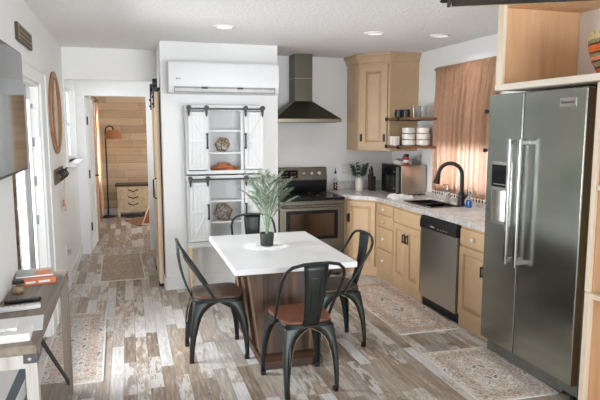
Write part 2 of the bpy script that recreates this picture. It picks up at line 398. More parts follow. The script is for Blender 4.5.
# trims
b = MB().box(XL, XL + .016, DY1, DY1 + .30, 0, DZ + .10).box(XL, XL + .016, DY0 - .2, DY1, DZ, DZ + .10)
b.box(XL, XL + .024, DY1 + .24, DY1 + .30, 0, DZ + .12).box(XL, XL + .024, DY0 - .2, DY1 + .30, DZ + .085, DZ + .12)
struct(b, 'trim_1', M['trim'], bevel=.003)
b = MB().box(XL, -.52, YH - .018, YH, 0, 2.07).box(XL, .325, YH - .018, YH, 2.07, 2.25).box(.245, .325, YH - .018, YH, 0, 2.07)
b.box(-.53, -.518, YH - .015, YH + .118, 0, 2.069).box(.243, .255, YH - .015, YH + .12, 0, 2.07).box(XL, .325, YH - .03, YH, 2.245, 2.275)
struct(b, 'trim_2', M['trim'], bevel=.003)
b = MB().box(XL, XL + .018, WY0 - .09, WY0, WZ0 - .02, WZ1 + .09).box(XL, XL + .018, WY0, WY1, WZ1, WZ1 + .09).box(XL, XL + .018, WY1, WY1 + .09, WZ0 - .02, WZ1 + .09)
b.box(XL, XL + .014, WY0 - .06, WY1 + .06, WZ0 - .10, WZ0 - .03)
struct(b, 'trim_3', M['trim'], bevel=.003)
struct(MB().box(XL, XL + .014, DY1 + .30, YH - .018, 0, .13), 'baseboard_left', M['trim'], bevel=.004)
struct(MB().box(.325, 1.515, YW - .014, YW, 0, .15), 'baseboard_center', M['trim'], bevel=.004)
struct(MB().box(.311, .325, YW, YH - .03, 0, .13), 'baseboard_hall', M['trim'], bevel=.004)
struct(MB().box(-.57, 1.9, 11.432, 11.45, 0, .12), 'baseboard_bedroom', M['trim'], bevel=.004)
# hall window
f = MB(); X0 = XL - .10
f.box(X0, X0 + .05, WY0, WY0 + .05, WZ0, WZ1).box(X0, X0 + .05, WY1 - .05, WY1, WZ0, WZ1).box(X0, X0 + .05, WY0 + .05, WY1 - .05, WZ0, WZ0 + .05).box(X0, X0 + .05, WY0 + .05, WY1 - .05, WZ1 - .05, WZ1).box(X0 + .003, X0 + .045, WY0 + .05, WY1 - .05, 1.68, 1.72)
win = struct(f, 'window_1', M['trim'], bevel=.003)
MB().box(X0 + .02, X0 + .026, WY0, WY1, WZ0, WZ1).build('pane', M['pane'], win)
MB().box(XL - .05, XL + .10, WY0 - .10, WY1 + .08, WZ0 - .03, WZ0).build('window_sill', M['trim'], win, bevel=.004)
# kitchen window behind the curtain
f = MB(); X0 = XR + .06
f.box(X0, X0 + .05, KY0, KY0 + .05, KZ0, KZ1).box(X0, X0 + .05, KY1 - .05, KY1, KZ0, KZ1).box(X0, X0 + .05, KY0 + .05, KY1 - .05, KZ0, KZ0 + .05).box(X0, X0 + .05, KY0 + .05, KY1 - .05, KZ1 - .05, KZ1)
win = struct(f, 'window_2', M['trim'], bevel=.003)
MB().box(X0 + .02, X0 + .026, KY0, KY1, KZ0, KZ1).build('pane', M['pane'], win)
MB().box(XR + .02, XR + .028, KY0 + .01, KY1 - .01, 1.45, KZ1).build('roller_blind', M['blind'], win)
MB().box(XR + .001, XR + .06, KY0 + .002, KY1 - .002, KZ0 + .001, KZ0 + .012).build('window_sill', M['trim'], win, bevel=.004)
# bedroom window
f = MB(); f.box(-.67, -.61, 9.2, 9.26, .7, 2).box(-.67, -.61, 10.54, 10.6, .7, 2).box(-.67, -.61, 9.26, 10.54, .7, .76).box(-.67, -.61, 9.26, 10.54, 1.94, 2)
win = struct(f, 'window_3', M['trim']); MB().box(-.645, -.64, 9.2, 10.6, .7, 2).build('pane', M['pane'], win)
# french patio door in the left wall
X0 = XL - .12
f = MB().box(X0 - .01, XL, DY1 - .03, DY1, 0, DZ).box(X0 - .01, XL, DY0, DY0 + .03, 0, DZ).box(X0 - .01, XL, DY0, DY1, DZ - .03, DZ)
dr = struct(f, 'door_1', M['trim'], bevel=.003)
for (a, c) in ((3.585, 4.385), (4.40, DY1 - .035)):
    l = MB(); x = XL - .10
    l.box(x, x + .045, a, a + .06, .01, DZ - .035).box(x, x + .045, c - .06, c, .01, DZ - .035).box(x, x + .045, a + .06, c - .06, .01, .24).box(x, x + .045, a + .06, c - .06, DZ - .13, DZ - .035)
    leaf = l.build('door_leaf', M['trim'], dr, bevel=.004)
    MB().box(x + .018, x + .026, a + .06, c - .06, .24, DZ - .13).build('pane', M['pane'], leaf)
b = MB().box(XL - .075, XL - .03, 4.375, 4.415, .01, DZ - .035); b.build('astragal', M['greyplastic'], dr, bevel=.004)
for z in (.35, .95, 1.25, 1.55, 1.8):
    MB().tube([(XL - .05, DY1 - .045, z - .035), (XL - .05, DY1 - .045, z + .035)], .008).build('hinge', M['greyplastic'], dr)
MB().box(XL - .06, XL - .005, DY1 - .058, DY1 - .03, 1.58, 1.80).build('door_sensor', M['whiteplastic'], dr, bevel=.004)
# white panel door swung into the bedroom
MXd = Matrix.Translation((-.508, YH + .10, 0)) @ Matrix.Rotation(R(87), 4, 'Z')
b = MB().box(0, .75, 0, .035, .01, 2.05, MXd)
for z0, z1 in ((.2, .9), (1.05, 1.9)):
    for x0, x1 in ((.10, .34), (.41, .65)):
        b.box(x0, x1, -.006, 0, z0, z1, MXd)
dr = struct(b, 'door_2', M['trim'], bevel=.003)
for z in (.35, 1.05, 1.75):
    MB().box(-.01, .02, -.012, .0, z - .05, z + .05, MXd).tube([MXd @ Vector((-.008, -.008, z - .055)), MXd @ Vector((-.008, -.008, z + .055))], .009).build('hinge', M['black'], dr)
b = MB().tube([MXd @ Vector((.69, 0, .98)), MXd @ Vector((.69, -.055, .98)), MXd @ Vector((.60, -.06, .98))], .011); b.build('door_handle', M['black'], dr)

# ------------------------------------------------------------------ fridge
FX = 2.47; F0, FG, F1 = 2.635, 3.172, 3.548
t = thing('refrigerator', 'tall stainless steel side-by-side refrigerator under the pine shelf', 'refrigerator', (2.85, 3.09, 0))
MB().box(FX + .065, 3.19, F0 + .012, F1 - .012, .05, 1.872).build('cabinet', M['greyplastic'], t, bevel=.006)
fd = MB().box(FX, FX + .058, FG + .004, F1, .118, 1.885).build('freezer_door', M['fridge'], t, bevel=.008, seg=3)
rd = MB().box(FX, FX + .058, F0, FG - .004, .118, 1.885).build('fresh_food_door', M['fridge'], t, bevel=.008, seg=3)
for yy, par in ((3.215, fd), (3.115, rd)):
    MB().bar((FX - .062, yy, .74), (FX - .062, yy, 1.585), .03, .02, (0, 1, 0)).box(FX - .06, FX + .002, yy - .012, yy + .012, .755, .785).box(FX - .06, FX + .002, yy - .012, yy + .012, 1.545, 1.575).build('handle', M['chrome'], par, bevel=.005)
dp = MB().box(FX - .004, FX + .002, 3.262, 3.478, .985, 1.42).build('dispenser', M['chrome'], fd, bevel=.003)
MB().box(FX - .008, FX - .003, 3.266, 3.474, 1.245, 1.40).build('dispenser_panel', M['display'], dp, bevel=.002)
b = MB()
for k in range(6): b.box(FX - .0095, FX - .0078, 3.30 + k * .026, 3.314 + k * .026, 1.262, 1.268)
b.build('dispenser_buttons', M['ink'], dp)
b = MB().box(FX - .007, FX - .003, 3.275, 3.465, 1.0, 1.235)
b.rings([[(FX - .006 - .022 * math.sin(PI * k / 10), 3.285 + .17 * k / 10, z) for k in range(11)] + [(FX - .004, 3.455, z), (FX - .004, 3.285, z)] for z in (1.015, 1.225)])
b.build('dispenser_cover', M['steel'], dp)
bd = MB().box(FX - .004, FX + .001, 2.715, 2.845, 1.777, 1.829).build('badge', M['chrome'], rd, bevel=.001)
face = Matrix(((0, 0, -1, 0), (-1, 0, 0, 0), (0, 1, 0, 0), (0, 0, 0, 1)))
text_mesh('KitchenAid', .024, 'badge_lettering', M['black'], bd, Matrix.Translation((FX - .0045, 2.78, 1.803)) @ face)
b = MB().box(FX + .06, FX + .085, F0 + .13, F1 - .08, .012, .105).build('grille', M['aluminium'], t, bevel=.006)
MB().box(FX + .062, FX + .10, F1 - .08, F1 - .005, .0, .112).build('corner_cover', M['aluminium'], t, bevel=.006)
MB().box(FX + .062, FX + .10, F0 + .005, F0 + .13, .035, .112).build('corner_cover', M['aluminium'], t, bevel=.006)
for yy in (F0 + .06, F1 - .06):
    MB().tube([(FX + .13, yy - .02, .03), (FX + .13, yy + .02, .03)], .03, 14).build('caster', M['black'], t)
    MB().tube([(FX + .085, yy, .0), (FX + .085, yy, .05)], .016, 10).build('levelling_foot', M['black'], t)
MB().box(FX + .03, FX + .2, F0 + .03, F0 + .09, 1.872, 1.893).build('hinge_cover', M['black'], t, bevel=.004)

# cubby box and shelf over the fridge
t = thing('cubby_shelf', 'pale pine open cubby with long shelf board above the refrigerator', 'shelf', (2.8, 2.6, 1.9))
MB().box(2.415, XR, 1.45, 3.415, 1.905, 1.945).build('shelf_board', M['pinex'], t, bevel=.003)
MB().box(2.44, 3.06, 3.375, 3.40, 1.945, 2.47).build('side_panel', M['ply'], t)
MB().box(2.44, 3.06, 1.45, 3.40, 2.45, 2.475).build('top_panel', M['ply'], t)
MB().box(3.06, XR, 1.45, 3.40, 1.945, 2.47).build('back_panel', M['wall'], t)
MB().box(2.415, 2.44, 3.345, 3.41, 1.945, 2.495).build('face_frame', M['ash'], t, bevel=.002)
# woven basket
def basket_mat():
    m = NT('banded orange weave'); tc = m.n('ShaderNodeTexCoord'); sp = m.n('ShaderNodeSeparateXYZ'); m.l(tc.outputs['Object'], sp.inputs[0])
    z = m.math('DIVIDE', sp.outputs[2], .27); nz = m.noise(m.coord(scale=(1, 1, 1)), 26, 3)
    zz = m.math('ADD', z, m.math('MULTIPLY', m.math('SUBTRACT', nz, .5), .05))
    O = (224, 104, 44); D = (58, 50, 44); T_ = (148, 132, 98); P_ = (226, 128, 92)
    c = m.ramp(zz, [(0, D), (.06, O), (.2, D), (.24, T_), (.34, D), (.38, P_), (.46, T_), (.52, D), (.56, O), (.7, D), (.74, T_), (.82, (206, 184, 140)), (1, (222, 200, 158))], 'CONSTANT')
    wv = m.n('ShaderNodeTexVoronoi'); wv.inputs['Scale'].default_value = 46; m.l(tc.outputs['Object'], wv.inputs['Vector'])
    c = m.mix(m.math('MULTIPLY', m.math('LESS_THAN', wv.outputs['Distance'], .28), .55), c, D)
    m.col(c); m.b.inputs['Roughness'].default_value = .85; m.bump(wv.outputs['Distance'], .5, .004)
    return m.m
bx, by = 2.80, 2.735
pr = [(.10, 0), (.135, .04), (.165, .10), (.185, .17), (.19, .23), (.188, .27), (.178, .27), (.175, .2), (.15, .08), (.1, .02)]
solo(MB().lathe(pr, (bx, by, 1.945), 32), 'woven_basket', basket_mat(), 'orange and tan banded woven basket on the shelf above the refrigerator', 'basket')

# open shelving right of the fridge
t = thing('open_bookcase', 'unfinished pine open shelving unit right of the refrigerator', 'bookcase', (2.8, 2.0, 0))
BX = 2.445
MB().box(BX + .02, XR, 2.505, 2.53, 0, 1.9).build('side_panel', M['ply'], t)
MB().box(BX + .02, XR, 1.45, 1.475, 0, 1.9).build('side_panel', M['ply'], t)
MB().box(XR - .02, XR, 1.475, 2.505, 0, 1.9).build('back_panel', M['ply'], t)
MB().box(BX, BX + .02, 2.512, 2.545, .735, 1.9).box(BX - .012, BX + .02, 2.492, 2.53, 0, .735).build('face_frame', M['ash'], t, bevel=.002)
for z in (.705, 1.315):
    MB().box(BX + .004, XR - .02, 1.475, 2.505, z, z + .028).build('shelf', M['ash'], t, bevel=.002)
MB().box(BX + .01, XR - .02, 1.475, 2.505, .03, .055).build('shelf', M['ply'], t)
MB().box(2.75, 2.77, 1.475, 2.505, .055, .705).build('shelf_divider', M['ply'], t)

# ------------------------------------------------------------------ countertop and base cabinets
CX = 2.605; FXc = 2.63
poly = [(2.312, YB), (2.312, 6.03), (2.36, 6.0), (CX, 5.735), (CX, 3.60), (XR, 3.60), (XR, YB)]
# sink cut-out: four slabs around it
SX0, SX1, SY0, SY1 = 2.74, 3.03, 4.79, 5.305
b = MB().prism([(2.312, YB), (2.312, 6.03), (CX, 5.735), (CX, SY1), (XR, SY1), (XR, YB)], .858, .9)
b.box(CX, SX0, SY0, SY1, .858, .9).box(SX1, XR, SY0, SY1, .858, .9).box(CX, XR, 3.60, SY0, .858, .9)
ct = tag(b.build('countertop', M['stone'], bevel=0), 'grey speckled granite-look countertop running along the right wall', 'countertop')
MB().box(2.312, XR - .02, YB - .02, YB - .001, .9, 1.0).box(XR - .02, XR - .001, 3.60, YB - .001, .9, .945).build('backsplash', M['stone'], ct, bevel=.003)
s = thing('kitchen_sink', 'dark drop-in sink in the countertop below the window', 'sink', (2.88, 5.05, .715))
MB().box(SX0 - .02, SX0 + .012, SY0 - .02, SY1 + .02, .9, .907).box(SX1 - .012, SX1 + .02, SY0 - .02, SY1 + .02, .9, .907).box(SX0, SX1, SY0 - .02, SY0 + .012, .9, .907).box(SX0, SX1, SY1 - .012, SY1 + .02, .9, .907).box(SX0 + .012, SX1 - .012, 5.03, 5.06, .75, .903).build('rim', M['blackgloss'], s, bevel=.002)
b = MB().box(SX0 + .001, SX0 + .01, SY0 + .001, SY1 - .001, .72, .9).box(SX1 - .01, SX1 - .001, SY0 + .001, SY1 - .001, .72, .9).box(SX0 + .001, SX1 - .001, SY0 + .001, SY0 + .01, .72, .9).box(SX0 + .001, SX1 - .001, SY1 - .01, SY1 - .001, .72, .9).box(SX0 + .001, SX1 - .001, SY0 + .001, SY1 - .001, .715, .725)
b.build('basin', M['blackplastic'], s)
for yy in (4.92, 5.18): MB().lathe([(.035, 0), (.035, .004)], (2.88, yy, .725), 16).build('drain', M['chrome'], s)

def raised(b, x, y0, y1, z0, z1, fr=.055):     # raised-panel front facing -X
    b.box(x - .002, x, y0, y1, z0, z1)
    b.box(x - .022, x - .002, y0, y0 + fr, z0, z1).box(x - .022, x - .002, y1 - fr, y1, z0, z1).box(x - .022, x - .002, y0 + fr, y1 - fr, z0, z0 + fr).box(x - .022, x - .002, y0 + fr, y1 - fr, z1 - fr, z1)
    m = .026
    A = [(x - .002, y0 + fr + .008, z0 + fr + .008), (x - .002, y1 - fr - .008, z0 + fr + .008), (x - .002, y1 - fr - .008, z1 - fr - .008), (x - .002, y0 + fr + .008, z1 - fr - .008)]
    B = [(x - .021, y0 + fr + .008 + m, z0 + fr + .008 + m), (x - .021, y1 - fr - .008 - m, z0 + fr + .008 + m), (x - .021, y1 - fr - .008 - m, z1 - fr - .008 - m), (x - .021, y0 + fr + .008 + m, z1 - fr - .008 - m)]
    b.rings([A, B]); return b
def pull(x, y, z0, z1, par, name='handle'):
    b = MB().bar((x - .026, y, z0), (x - .026, y, z1), .016, .009, (0, 1, 0)).box(x - .024, x, y - .005, y + .005, z0 + .006, z0 + .016).box(x - .024, x, y - .005, y + .005, z1 - .016, z1 - .006).box(x - .004, x, y - .013, y + .013, z0 - .008, z1 + .008)
    return b.build(name, M['black'], par, bevel=.002)
def knob(x, y, z, par):
    mx = Matrix.Translation((x, y, z)) @ Matrix.Rotation(R(-90), 4, 'Y')
    b = MB().lathe([(.007, 0), (.007, .012), (.016, .016), (.018, .024), (.013, .031), (.004, .033)], seg=16); b.bm.transform(mx)
    return b.build('knob', M['ceramic'], par)
def carcass(t, y0, y1, top=.856):
    b = MB().box(FXc, XR - .004, y0 + .001, y1 - .001, .0, top)
    if top < .85: b.box(FXc, FXc + .02, y0 + .001, y1 - .001, top, .856)
    b.build('carcass', M['cab'], t)
# drawers
t = thing('drawer_cabinet', 'tan base cabinet with four drawers and white knobs', 'cabinet', (2.9, 5.53, 0)); carcass(t, 5.332, 5.74)
for z0, z1 in ((.735, .835), (.592, .722), (.352, .580), (.108, .340)):
    d = MB().box(FXc - .02, FXc, 5.345, 5.722, z0, z1).build('drawer', M['cab'], t, bevel=.006, seg=3); knob(FXc - .02, 5.535, (z0 + z1) / 2, d)
# sink base
t = thing('sink_cabinet', 'tan base cabinet with two raised-panel doors below the sink', 'cabinet', (2.9, 5.03, 0)); carcass(t, 4.732, 5.33, .705)
MB().box(FXc - .02, FXc, 4.745, 5.315, .70, .835).build('false_drawer_front', M['cab'], t, bevel=.006, seg=3)
for y0, y1, hy in ((4.745, 5.027, 4.995), (5.033, 5.315, 5.065)):
    d = raised(MB(), FXc, y0, y1, .108, .685).build('door', M['cab'], t, bevel=.003); pull(FXc - .02, hy, .515, .60, d)
# end cabinet
t = thing('end_cabinet', 'narrow tan base cabinet between the dishwasher and the refrigerator', 'cabinet', (2.9, 3.85, 0)); carcass(t, 3.605, 4.092)
d = MB().box(FXc - .02, FXc, 3.62, 4.075, .70, .835).build('drawer', M['cab'], t, bevel=.006, seg=3); knob(FXc - .02, 3.87, .768, d)
d = raised(MB(), FXc, 3.62, 4.075, .108, .685).build('door', M['cab'], t, bevel=.003); pull(FXc - .02, 3.735, .50, .585, d)
MB().box(FXc - .0215, FXc - .0195, 3.84, 3.94, .668, .679).build('paper_label', M['paper'], d)
# dishwasher
t = thing('dishwasher', 'stainless steel dishwasher with black control strip under the countertop', 'dishwasher', (2.9, 4.41, 0))
MB().box(FXc + .01, XR - .02, 4.104, 4.72, .02, .85).build('tub', M['blackplastic'], t)
dd = MB().box(FXc - .03, FXc + .01, 4.108, 4.716, .085, .742).build('door_panel', M['steel'], t, bevel=.006)
b = MB().poly3([(FXc - .045, 4.105, .742), (FXc - .045, 4.105, .80), (FXc - .03, 4.105, .85), (FXc + .01, 4.105, .85), (FXc + .01, 4.105, .742)], (0, .614, 0))
cp = b.build('control_panel', M['blackplastic'], t, bevel=.004)
b = MB()
for k in range(4): b.box(FXc - .0462, FXc - .0445, 4.24 + k * .045, 4.262 + k * .045, .765, .771)
b.box(FXc - .0462, FXc - .0445, 4.455, 4.53, .767, .779).build('control_markings', M['ink'], cp)
MB().box(FXc + .005, FXc + .02, 4.108, 4.716, .0, .083).build('toe_kick', M['blackplastic'], t)
for yy in (4.14, 4.68): MB().tube([(FXc + .05, yy, 0), (FXc + .05, yy, .03)], .015).build('foot', M['rubber'], t)
# diagonal corner unit
A = Vector((2.325, 6.05)); Bp = Vector((2.63, 5.765))
t = thing('corner_cabinet', 'tan corner base cabinet with one narrow door beside the oven', 'cabinet', (2.6, 6.2, 0))
MB().prism([(A.x, YB - .002), (A.x, A.y), (Bp.x, Bp.y), (2.64, 5.745), (XR - .01, 5.745), (XR - .01, YB - .002)], 0, .856).build('carcass', M['cab'], t)
L = (Bp - A).length; ang = math.atan2(Bp.y - A.y, Bp.x - A.x)
mxc = Matrix.Translation((A.x, A.y, 0)) @ Matrix.Rotation(ang + R(90), 4, 'Z')   # local -X faces out, local Y runs from B to A
def diag(b): b.bm.transform(mxc); return b
d = diag(raised(MB(), 0, -L + .02, -.06, .10, .835, .05)).build('door', M['cab'], t, bevel=.003)
hb = MB().bar((-.044, -.085, .60), (-.044, -.085, .69), .016, .009, (0, 1, 0)).box(-.042, -.02, -.09, -.08, .61, .62).box(-.042, -.02, -.09, -.08, .67, .68).box(-.024, -.02, -.098, -.072, .595, .695)
diag(hb).build('handle', M['black'], d, bevel=.002)

# ------------------------------------------------------------------ range
RX0, RX1, RY = 1.535, 2.30, 5.92
t = thing('kitchen_range', 'stainless steel electric range with black glass cooktop and oven door', 'range', (1.92, 6.25, 0))
MB().box(RX0, RX1, RY + .02, YB - .03, .02, .865).build('body', M['bsteel'], t, bevel=.004)
MB().box(RX0, RX1, RY - .01, YB - .11, .866, .892).build('cooktop', M['blackgloss'], t, bevel=.006)
for cx_, cy_, r in ((1.72, 6.08, .10), (2.11, 6.08, .085), (1.72, 6.37, .075), (2.11, 6.37, .10)):
    MB().rings([[(cx_ + q * math.cos(2 * PI * k / 32), cy_ + q * math.sin(2 * PI * k / 32), .8925) for k in range(32)] for q in (r, r - .004)], cap=False).build('burner_ring', M['greyplastic'], t)
b = MB().poly3([(RX0, YB - .11, .892), (RX0, YB - .13, 1.02), (RX0, YB - .10, 1.185), (RX0, YB - .03, 1.185), (RX0, YB - .03, .86), (RX0, YB - .11, .86)], (RX1 - RX0, 0, 0))
b.build('back_riser', M['blackgloss'], t, bevel=.004)
def tilt(z): return YB - .13 + (z - 1.02) / .165 * .03
b = MB().poly3([(RX0 + .002, tilt(1.035) - .012, 1.035), (RX0 + .002, tilt(1.18) - .012, 1.18), (RX0 + .002, tilt(1.18), 1.187), (RX0 + .002, tilt(1.035), 1.03)], (RX1 - RX0 - .004, 0, 0))
cp = b.build('control_panel', M['bsteel'], t, bevel=.003)
b = MB().poly3([(1.66, tilt(1.06) - .015, 1.06), (1.66, tilt(1.155) - .015, 1.155), (1.66, tilt(1.155) - .01, 1.155), (1.66, tilt(1.06) - .01, 1.06)], (.27, 0, 0))
dsp = b.build('display', M['display'], cp)
b = MB()
for k in range(5):
    for j in range(2): b.box(1.70 + k * .04 + (.02 if k > 2 else 0), 1.722 + k * .04 + (.02 if k > 2 else 0), tilt(1.085 + j * .04) - .018, tilt(1.085 + j * .04) - .014, 1.082 + j * .04, 1.088 + j * .04)
b.build('display_markings', M['greyplastic'], dsp)
for kx in (2.0, 2.095, 2.19):
    z = 1.112; mx = Matrix.Translation((kx, tilt(z) - .012, z)) @ Matrix.Rotation(R(80), 4, 'X')
    b = MB().lathe([(.03, 0), (.031, .008), (.026, .026), (.02, .03)], seg=20).box(-.005, .005, -.024, .024, .03, .036); b.bm.transform(mx)
    b.build('knob', M['chrome'], cp)
od = MB().box(RX0 + .005, RX1 - .005, RY - .012, RY + .02, .315, .862).build('oven_door', M['bsteel'], t, bevel=.006)
MB().box(1.615, 2.215, RY - .017, RY - .01, .43, .755).build('window_frame', M['blackgloss'], od, bevel=.004)
MB().box(1.66, 2.17, RY - .019, RY - .015, .465, .72).build('oven_window', metal('smoked reflective oven glass', (116, 96, 80), .12), od)
MB().tube([(1.56, RY - .05, .805), (2.275, RY - .05, .805)], .015, 12).box(1.575, 1.60, RY - .05, RY - .01, .795, .815).box(2.235, 2.26, RY - .05, RY - .01, .795, .815).build('handle', M['bsteel'], od)
b = MB()
for k in range(14): b.box(1.62 + k * .043, 1.65 + k * .043, RY - .0135, RY - .011, .842, .85)
b.build('vent_slots', M['blackplastic'], od)
MB().box(RX0 + .005, RX1 - .005, RY - .008, RY + .02, .07, .305).build('storage_drawer', M['bsteel'], t, bevel=.006)
for fx in (RX0 + .05, RX1 - .05):
    for fy in (RY + .06, YB - .1): MB().tube([(fx, fy, 0), (fx, fy, .03)], .018).build('foot', M['rubber'], t)

# range hood
t = thing('range_hood', 'dark stainless pyramid range hood with tall chimney above the range', 'range hood', (1.95, 6.4, 1.72))
h0, h1, hf = 1.56, 2.335, 6.14
b = MB().box(h0, h1, hf, YB, 1.722, 1.76)
cx0, cx1, cf = 1.86, 2.07, 6.40
b.rings([[(h0, hf, 1.76), (h1, hf, 1.76), (h1, YB, 1.76), (h0, YB, 1.76)], [(cx0, cf, 1.965), (cx1, cf, 1.965), (cx1, YB, 1.965), (cx0, YB, 1.965)]])
b.build('canopy', M['hood'], t, bevel=.003)
MB().box(h0 - .002, h1 + .002, hf - .003, YB, 1.722, 1.757).build('rim', metal('pale hood rim', (138, 130, 114), .34, 'X'), t, bevel=.002)
MB().box(cx0, cx1, cf, YB, 1.96, CZ - .001).build('chimney', M['hood'], t, bevel=.002)
MB().box(cx0 - .003, cx1 + .003, cf - .003, YB, 2.22, 2.226).build('chimney_seam', M['greyplastic'], t)
for k in range(2): MB().box(h0 + .04 + k * .36, h0 + .37 + k * .36, hf + .05, YB - .08, 1.716, 1.722).build('filter', M['aluminium'], t)

# ------------------------------------------------------------------ corner wall cabinet
t = thing('upper_cabinet', 'tan corner wall cabinet with crown moulding and raised-panel door', 'cabinet', (2.9, 6.3, 1.39))
P1, P2, P3, P4, P5 = (2.60, YB), (2.60, 6.29), (2.86, 5.985), (XR, 5.985), (XR, YB)
MB().prism([P1, P2, P3, P4, P5], 1.392, 2.44).build('carcass', M['cabup'], t, bevel=.002)
def offp(d): return [(2.60 - d, YB), (2.60 - d, 6.29 - d * .45), (2.86 - d * .45, 5.985 - d), (XR, 5.985 - d), (XR, YB)]
b = MB().rings([[(x, y, z) for x, y in offp(d)] for d, z in ((.0, 2.40), (.012, 2.405), (.014, 2.425), (.04, 2.47), (.05, 2.475), (.05, CZ - .001))])
b.build('crown_moulding', M['cabup'], t)
A2, B2 = Vector(P2), Vector(P3); L2 = (B2 - A2).length; an2 = math.atan2(B2.y - A2.y, B2.x - A2.x)
mx2 = Matrix.Translation((A2.x, A2.y, 0)) @ Matrix.Rotation(an2 + R(90), 4, 'Z')
b = raised(MB(), 0, -L2 + .025, -.03, 1.41, 2.375, .075); b.bm.transform(mx2); d = b.build('door', M['cabup'], t, bevel=.003)
for yy in (-.055, -L2 + .055):
    b = MB().box(-.034, -.02, yy - .012, yy + .012, 1.50, 1.585).box(-.04, -.034, yy - .006, yy + .006, 1.515, 1.57); b.bm.transform(mx2); b.build('handle', M['black'], d, bevel=.002)

# floating corner shelves with dishes
def shelf(z, lab):
    t = thing('floating_shelf', lab, 'shelf', (3.05, 5.75, z))
    MB().box(2.80, XR, 5.46, 5.975, z - .024, z).build('board', M['walnut'], t, bevel=.003)
    for yy in (5.93, 5.63): MB().box(2.785, XR, yy - .012, yy + .012, z - .03, z - .024).box(2.785, 2.80, yy - .012, yy + .012, z - .03, z + .008).build('bracket', M['black'], t)
shelf(1.765, 'upper walnut shelf holding glasses beside the corner cabinet')
shelf(1.462, 'lower walnut shelf holding white dishes beside the corner cabinet')
def mug(x, y, z, m, lab, r=.04, h=.085, ang=200, grp=None):
    t = thing('mug', lab, 'mug', (x, y, z), 0, grp)
    MB().lathe([(r * .85, 0), (r, .006), (r, h), (r - .004, h), (r - .005, .008), (.01, .007)], (x, y, z), 20).build('cup', m, t)
    a = R(ang); u = Vector((math.cos(a), math.sin(a), 0)); c = Vector((x, y, z))
    MB().tube([c + u * (r - .003) + Vector((0, 0, h * .8)), c + u * (r + .018) + Vector((0, 0, h * .75)), c + u * (r + .024) + Vector((0, 0, h * .5)), c + u * (r + .016) + Vector((0, 0, h * .25)), c + u * (r - .003) + Vector((0, 0, h * .2))], .005).build('handle', m, t)
mug(2.87, 5.77, 1.765, M['charmug'], 'dark charcoal mug at the left on the upper shelf', .042, .09)
mug(2.905, 5.665, 1.765, M['charmug'], 'dark charcoal mug next to the clear glasses on the upper shelf', .042, .09, 250)
for i, (x, y, lab) in enumerate(((2.97, 5.60, 'clear drinking glass right beside the dark mugs'), (3.06, 5.575, 'clear drinking glass nearest the curtain on the upper shelf'), (3.07, 5.72, 'clear drinking glass at the back of the upper shelf'))):
    solo(MB().lathe([(.03, 0), (.037, .13), (.034, .13), (.028, .006)], (x, y, 1.765), 20), 'drinking_glass', M['glass'], lab, 'glass', 'clear glasses on the upper shelf')
mug(2.87, 5.905, 1.462, M['ceramic'], 'white mug at the left end of the lower shelf', .042, .10, 260)
mug(2.85, 5.785, 1.462, M['ceramic'], 'white mug beside the bowl stack on the lower shelf', .042, .10, 230)
bowlp = [(.055, 0), (.072, .008), (.076, .064), (.072, .064), (.069, .012), (.02, .008)]
def stack(x, y, n, labs, grp):
    for k in range(n): solo(MB().lathe(bowlp, (x, y, 1.462 + k * .066), 24), 'bowl', M['ceramic'], labs[k], 'bowl', grp)
stack(2.955, 5.69, 3, ['white bowl at the bottom of the left stack on the lower shelf', 'white bowl in the middle of the left stack on the lower shelf', 'white bowl on top of the left stack on the lower shelf'], 'white bowls on the lower shelf')
stack(3.07, 5.575, 3, ['white bowl at the bottom of the stack nearest the curtain', 'white bowl in the middle of the stack nearest the curtain', 'white bowl on top of the stack nearest the curtain'], 'white bowls on the lower shelf')

# ------------------------------------------------------------------ things on the counter
MO = Matrix.Translation((2.90, 5.74, .9)) @ Matrix.Rotation(R(-2), 4, 'Z')
t = thing('toaster_oven', 'black fronted stainless toaster oven on the counter under the shelves', 'oven', (2.90, 5.74, .9), R(-2))
MB().box(0, .305, 0, .52, .012, .34).build('body', M['steelx'], t, local=True, bevel=.006)
MB().box(-.018, 0, 0, .52, .014, .338).build('door', M['blackgloss'], t, local=True, bevel=.004)
MB().box(-.021, -.017, .03, .10, .03, .32).build('control_panel', M['aluminium'], t, local=True, bevel=.002)
MB().box(-.022, -.018, .13, .49, .06, .29).build('oven_window', M['display'], t, local=True)
MB().bar((-.045, .12, .06), (-.045, .12, .28), .012, .012).box(-.045, -.018, .114, .126, .07, .08).box(-.045, -.018, .114, .126, .26, .27).build('handle', M['chrome'], t, local=True)
for x_ in (.03, .24):
    for y_ in (.03, .49): MB().tube([(x_, y_, 0), (x_, y_, .014)], .012).build('foot', M['rubber'], t, local=True)
zt = 1.24
q = lambda x, y, z=0: MO @ Vector((x, y, z + .34))
b = MB().box(.05, .19, .14, .33, .34, .346).box(.05, .055, .14, .33, .34, .385).box(.185, .19, .14, .33, .34, .385).box(.05, .19, .14, .145, .34, .385).box(.05, .19, .325, .33, .34, .385)
b.bm.transform(MO); solo(b, 'tray', M['ceramic'], 'white rectangular tray on top of the toaster oven', 'tray', bevel=.003)
for (x_, y_, m_, lab) in ((.085, .27, 'greyplastic', 'small grey packet lying in the white tray on the toaster oven'), (.14, .20, 'terracotta', 'small brown packet standing in the white tray')):
    b = MB().box(x_ - .03, x_ + .03, y_ - .035, y_ + .035, .347, .402 if m_ == 'greyplastic' else .43); b.bm.transform(MO)
    solo(b, 'packet', M[m_], lab, 'packet', bevel=.008)
t = thing('spice_jar', 'red labelled jar with black lid on top of the toaster oven', 'jar', q(.09, .075))
p = q(.09, .075)
MB().lathe([(.03, 0), (.032, .01), (.032, .085), (.026, .095)], p, 18).build('jar', M['red'], t)
MB().lathe([(.03, .092), (.031, .12), (.028, .124)], p, 18).build('lid', M['black'], t)
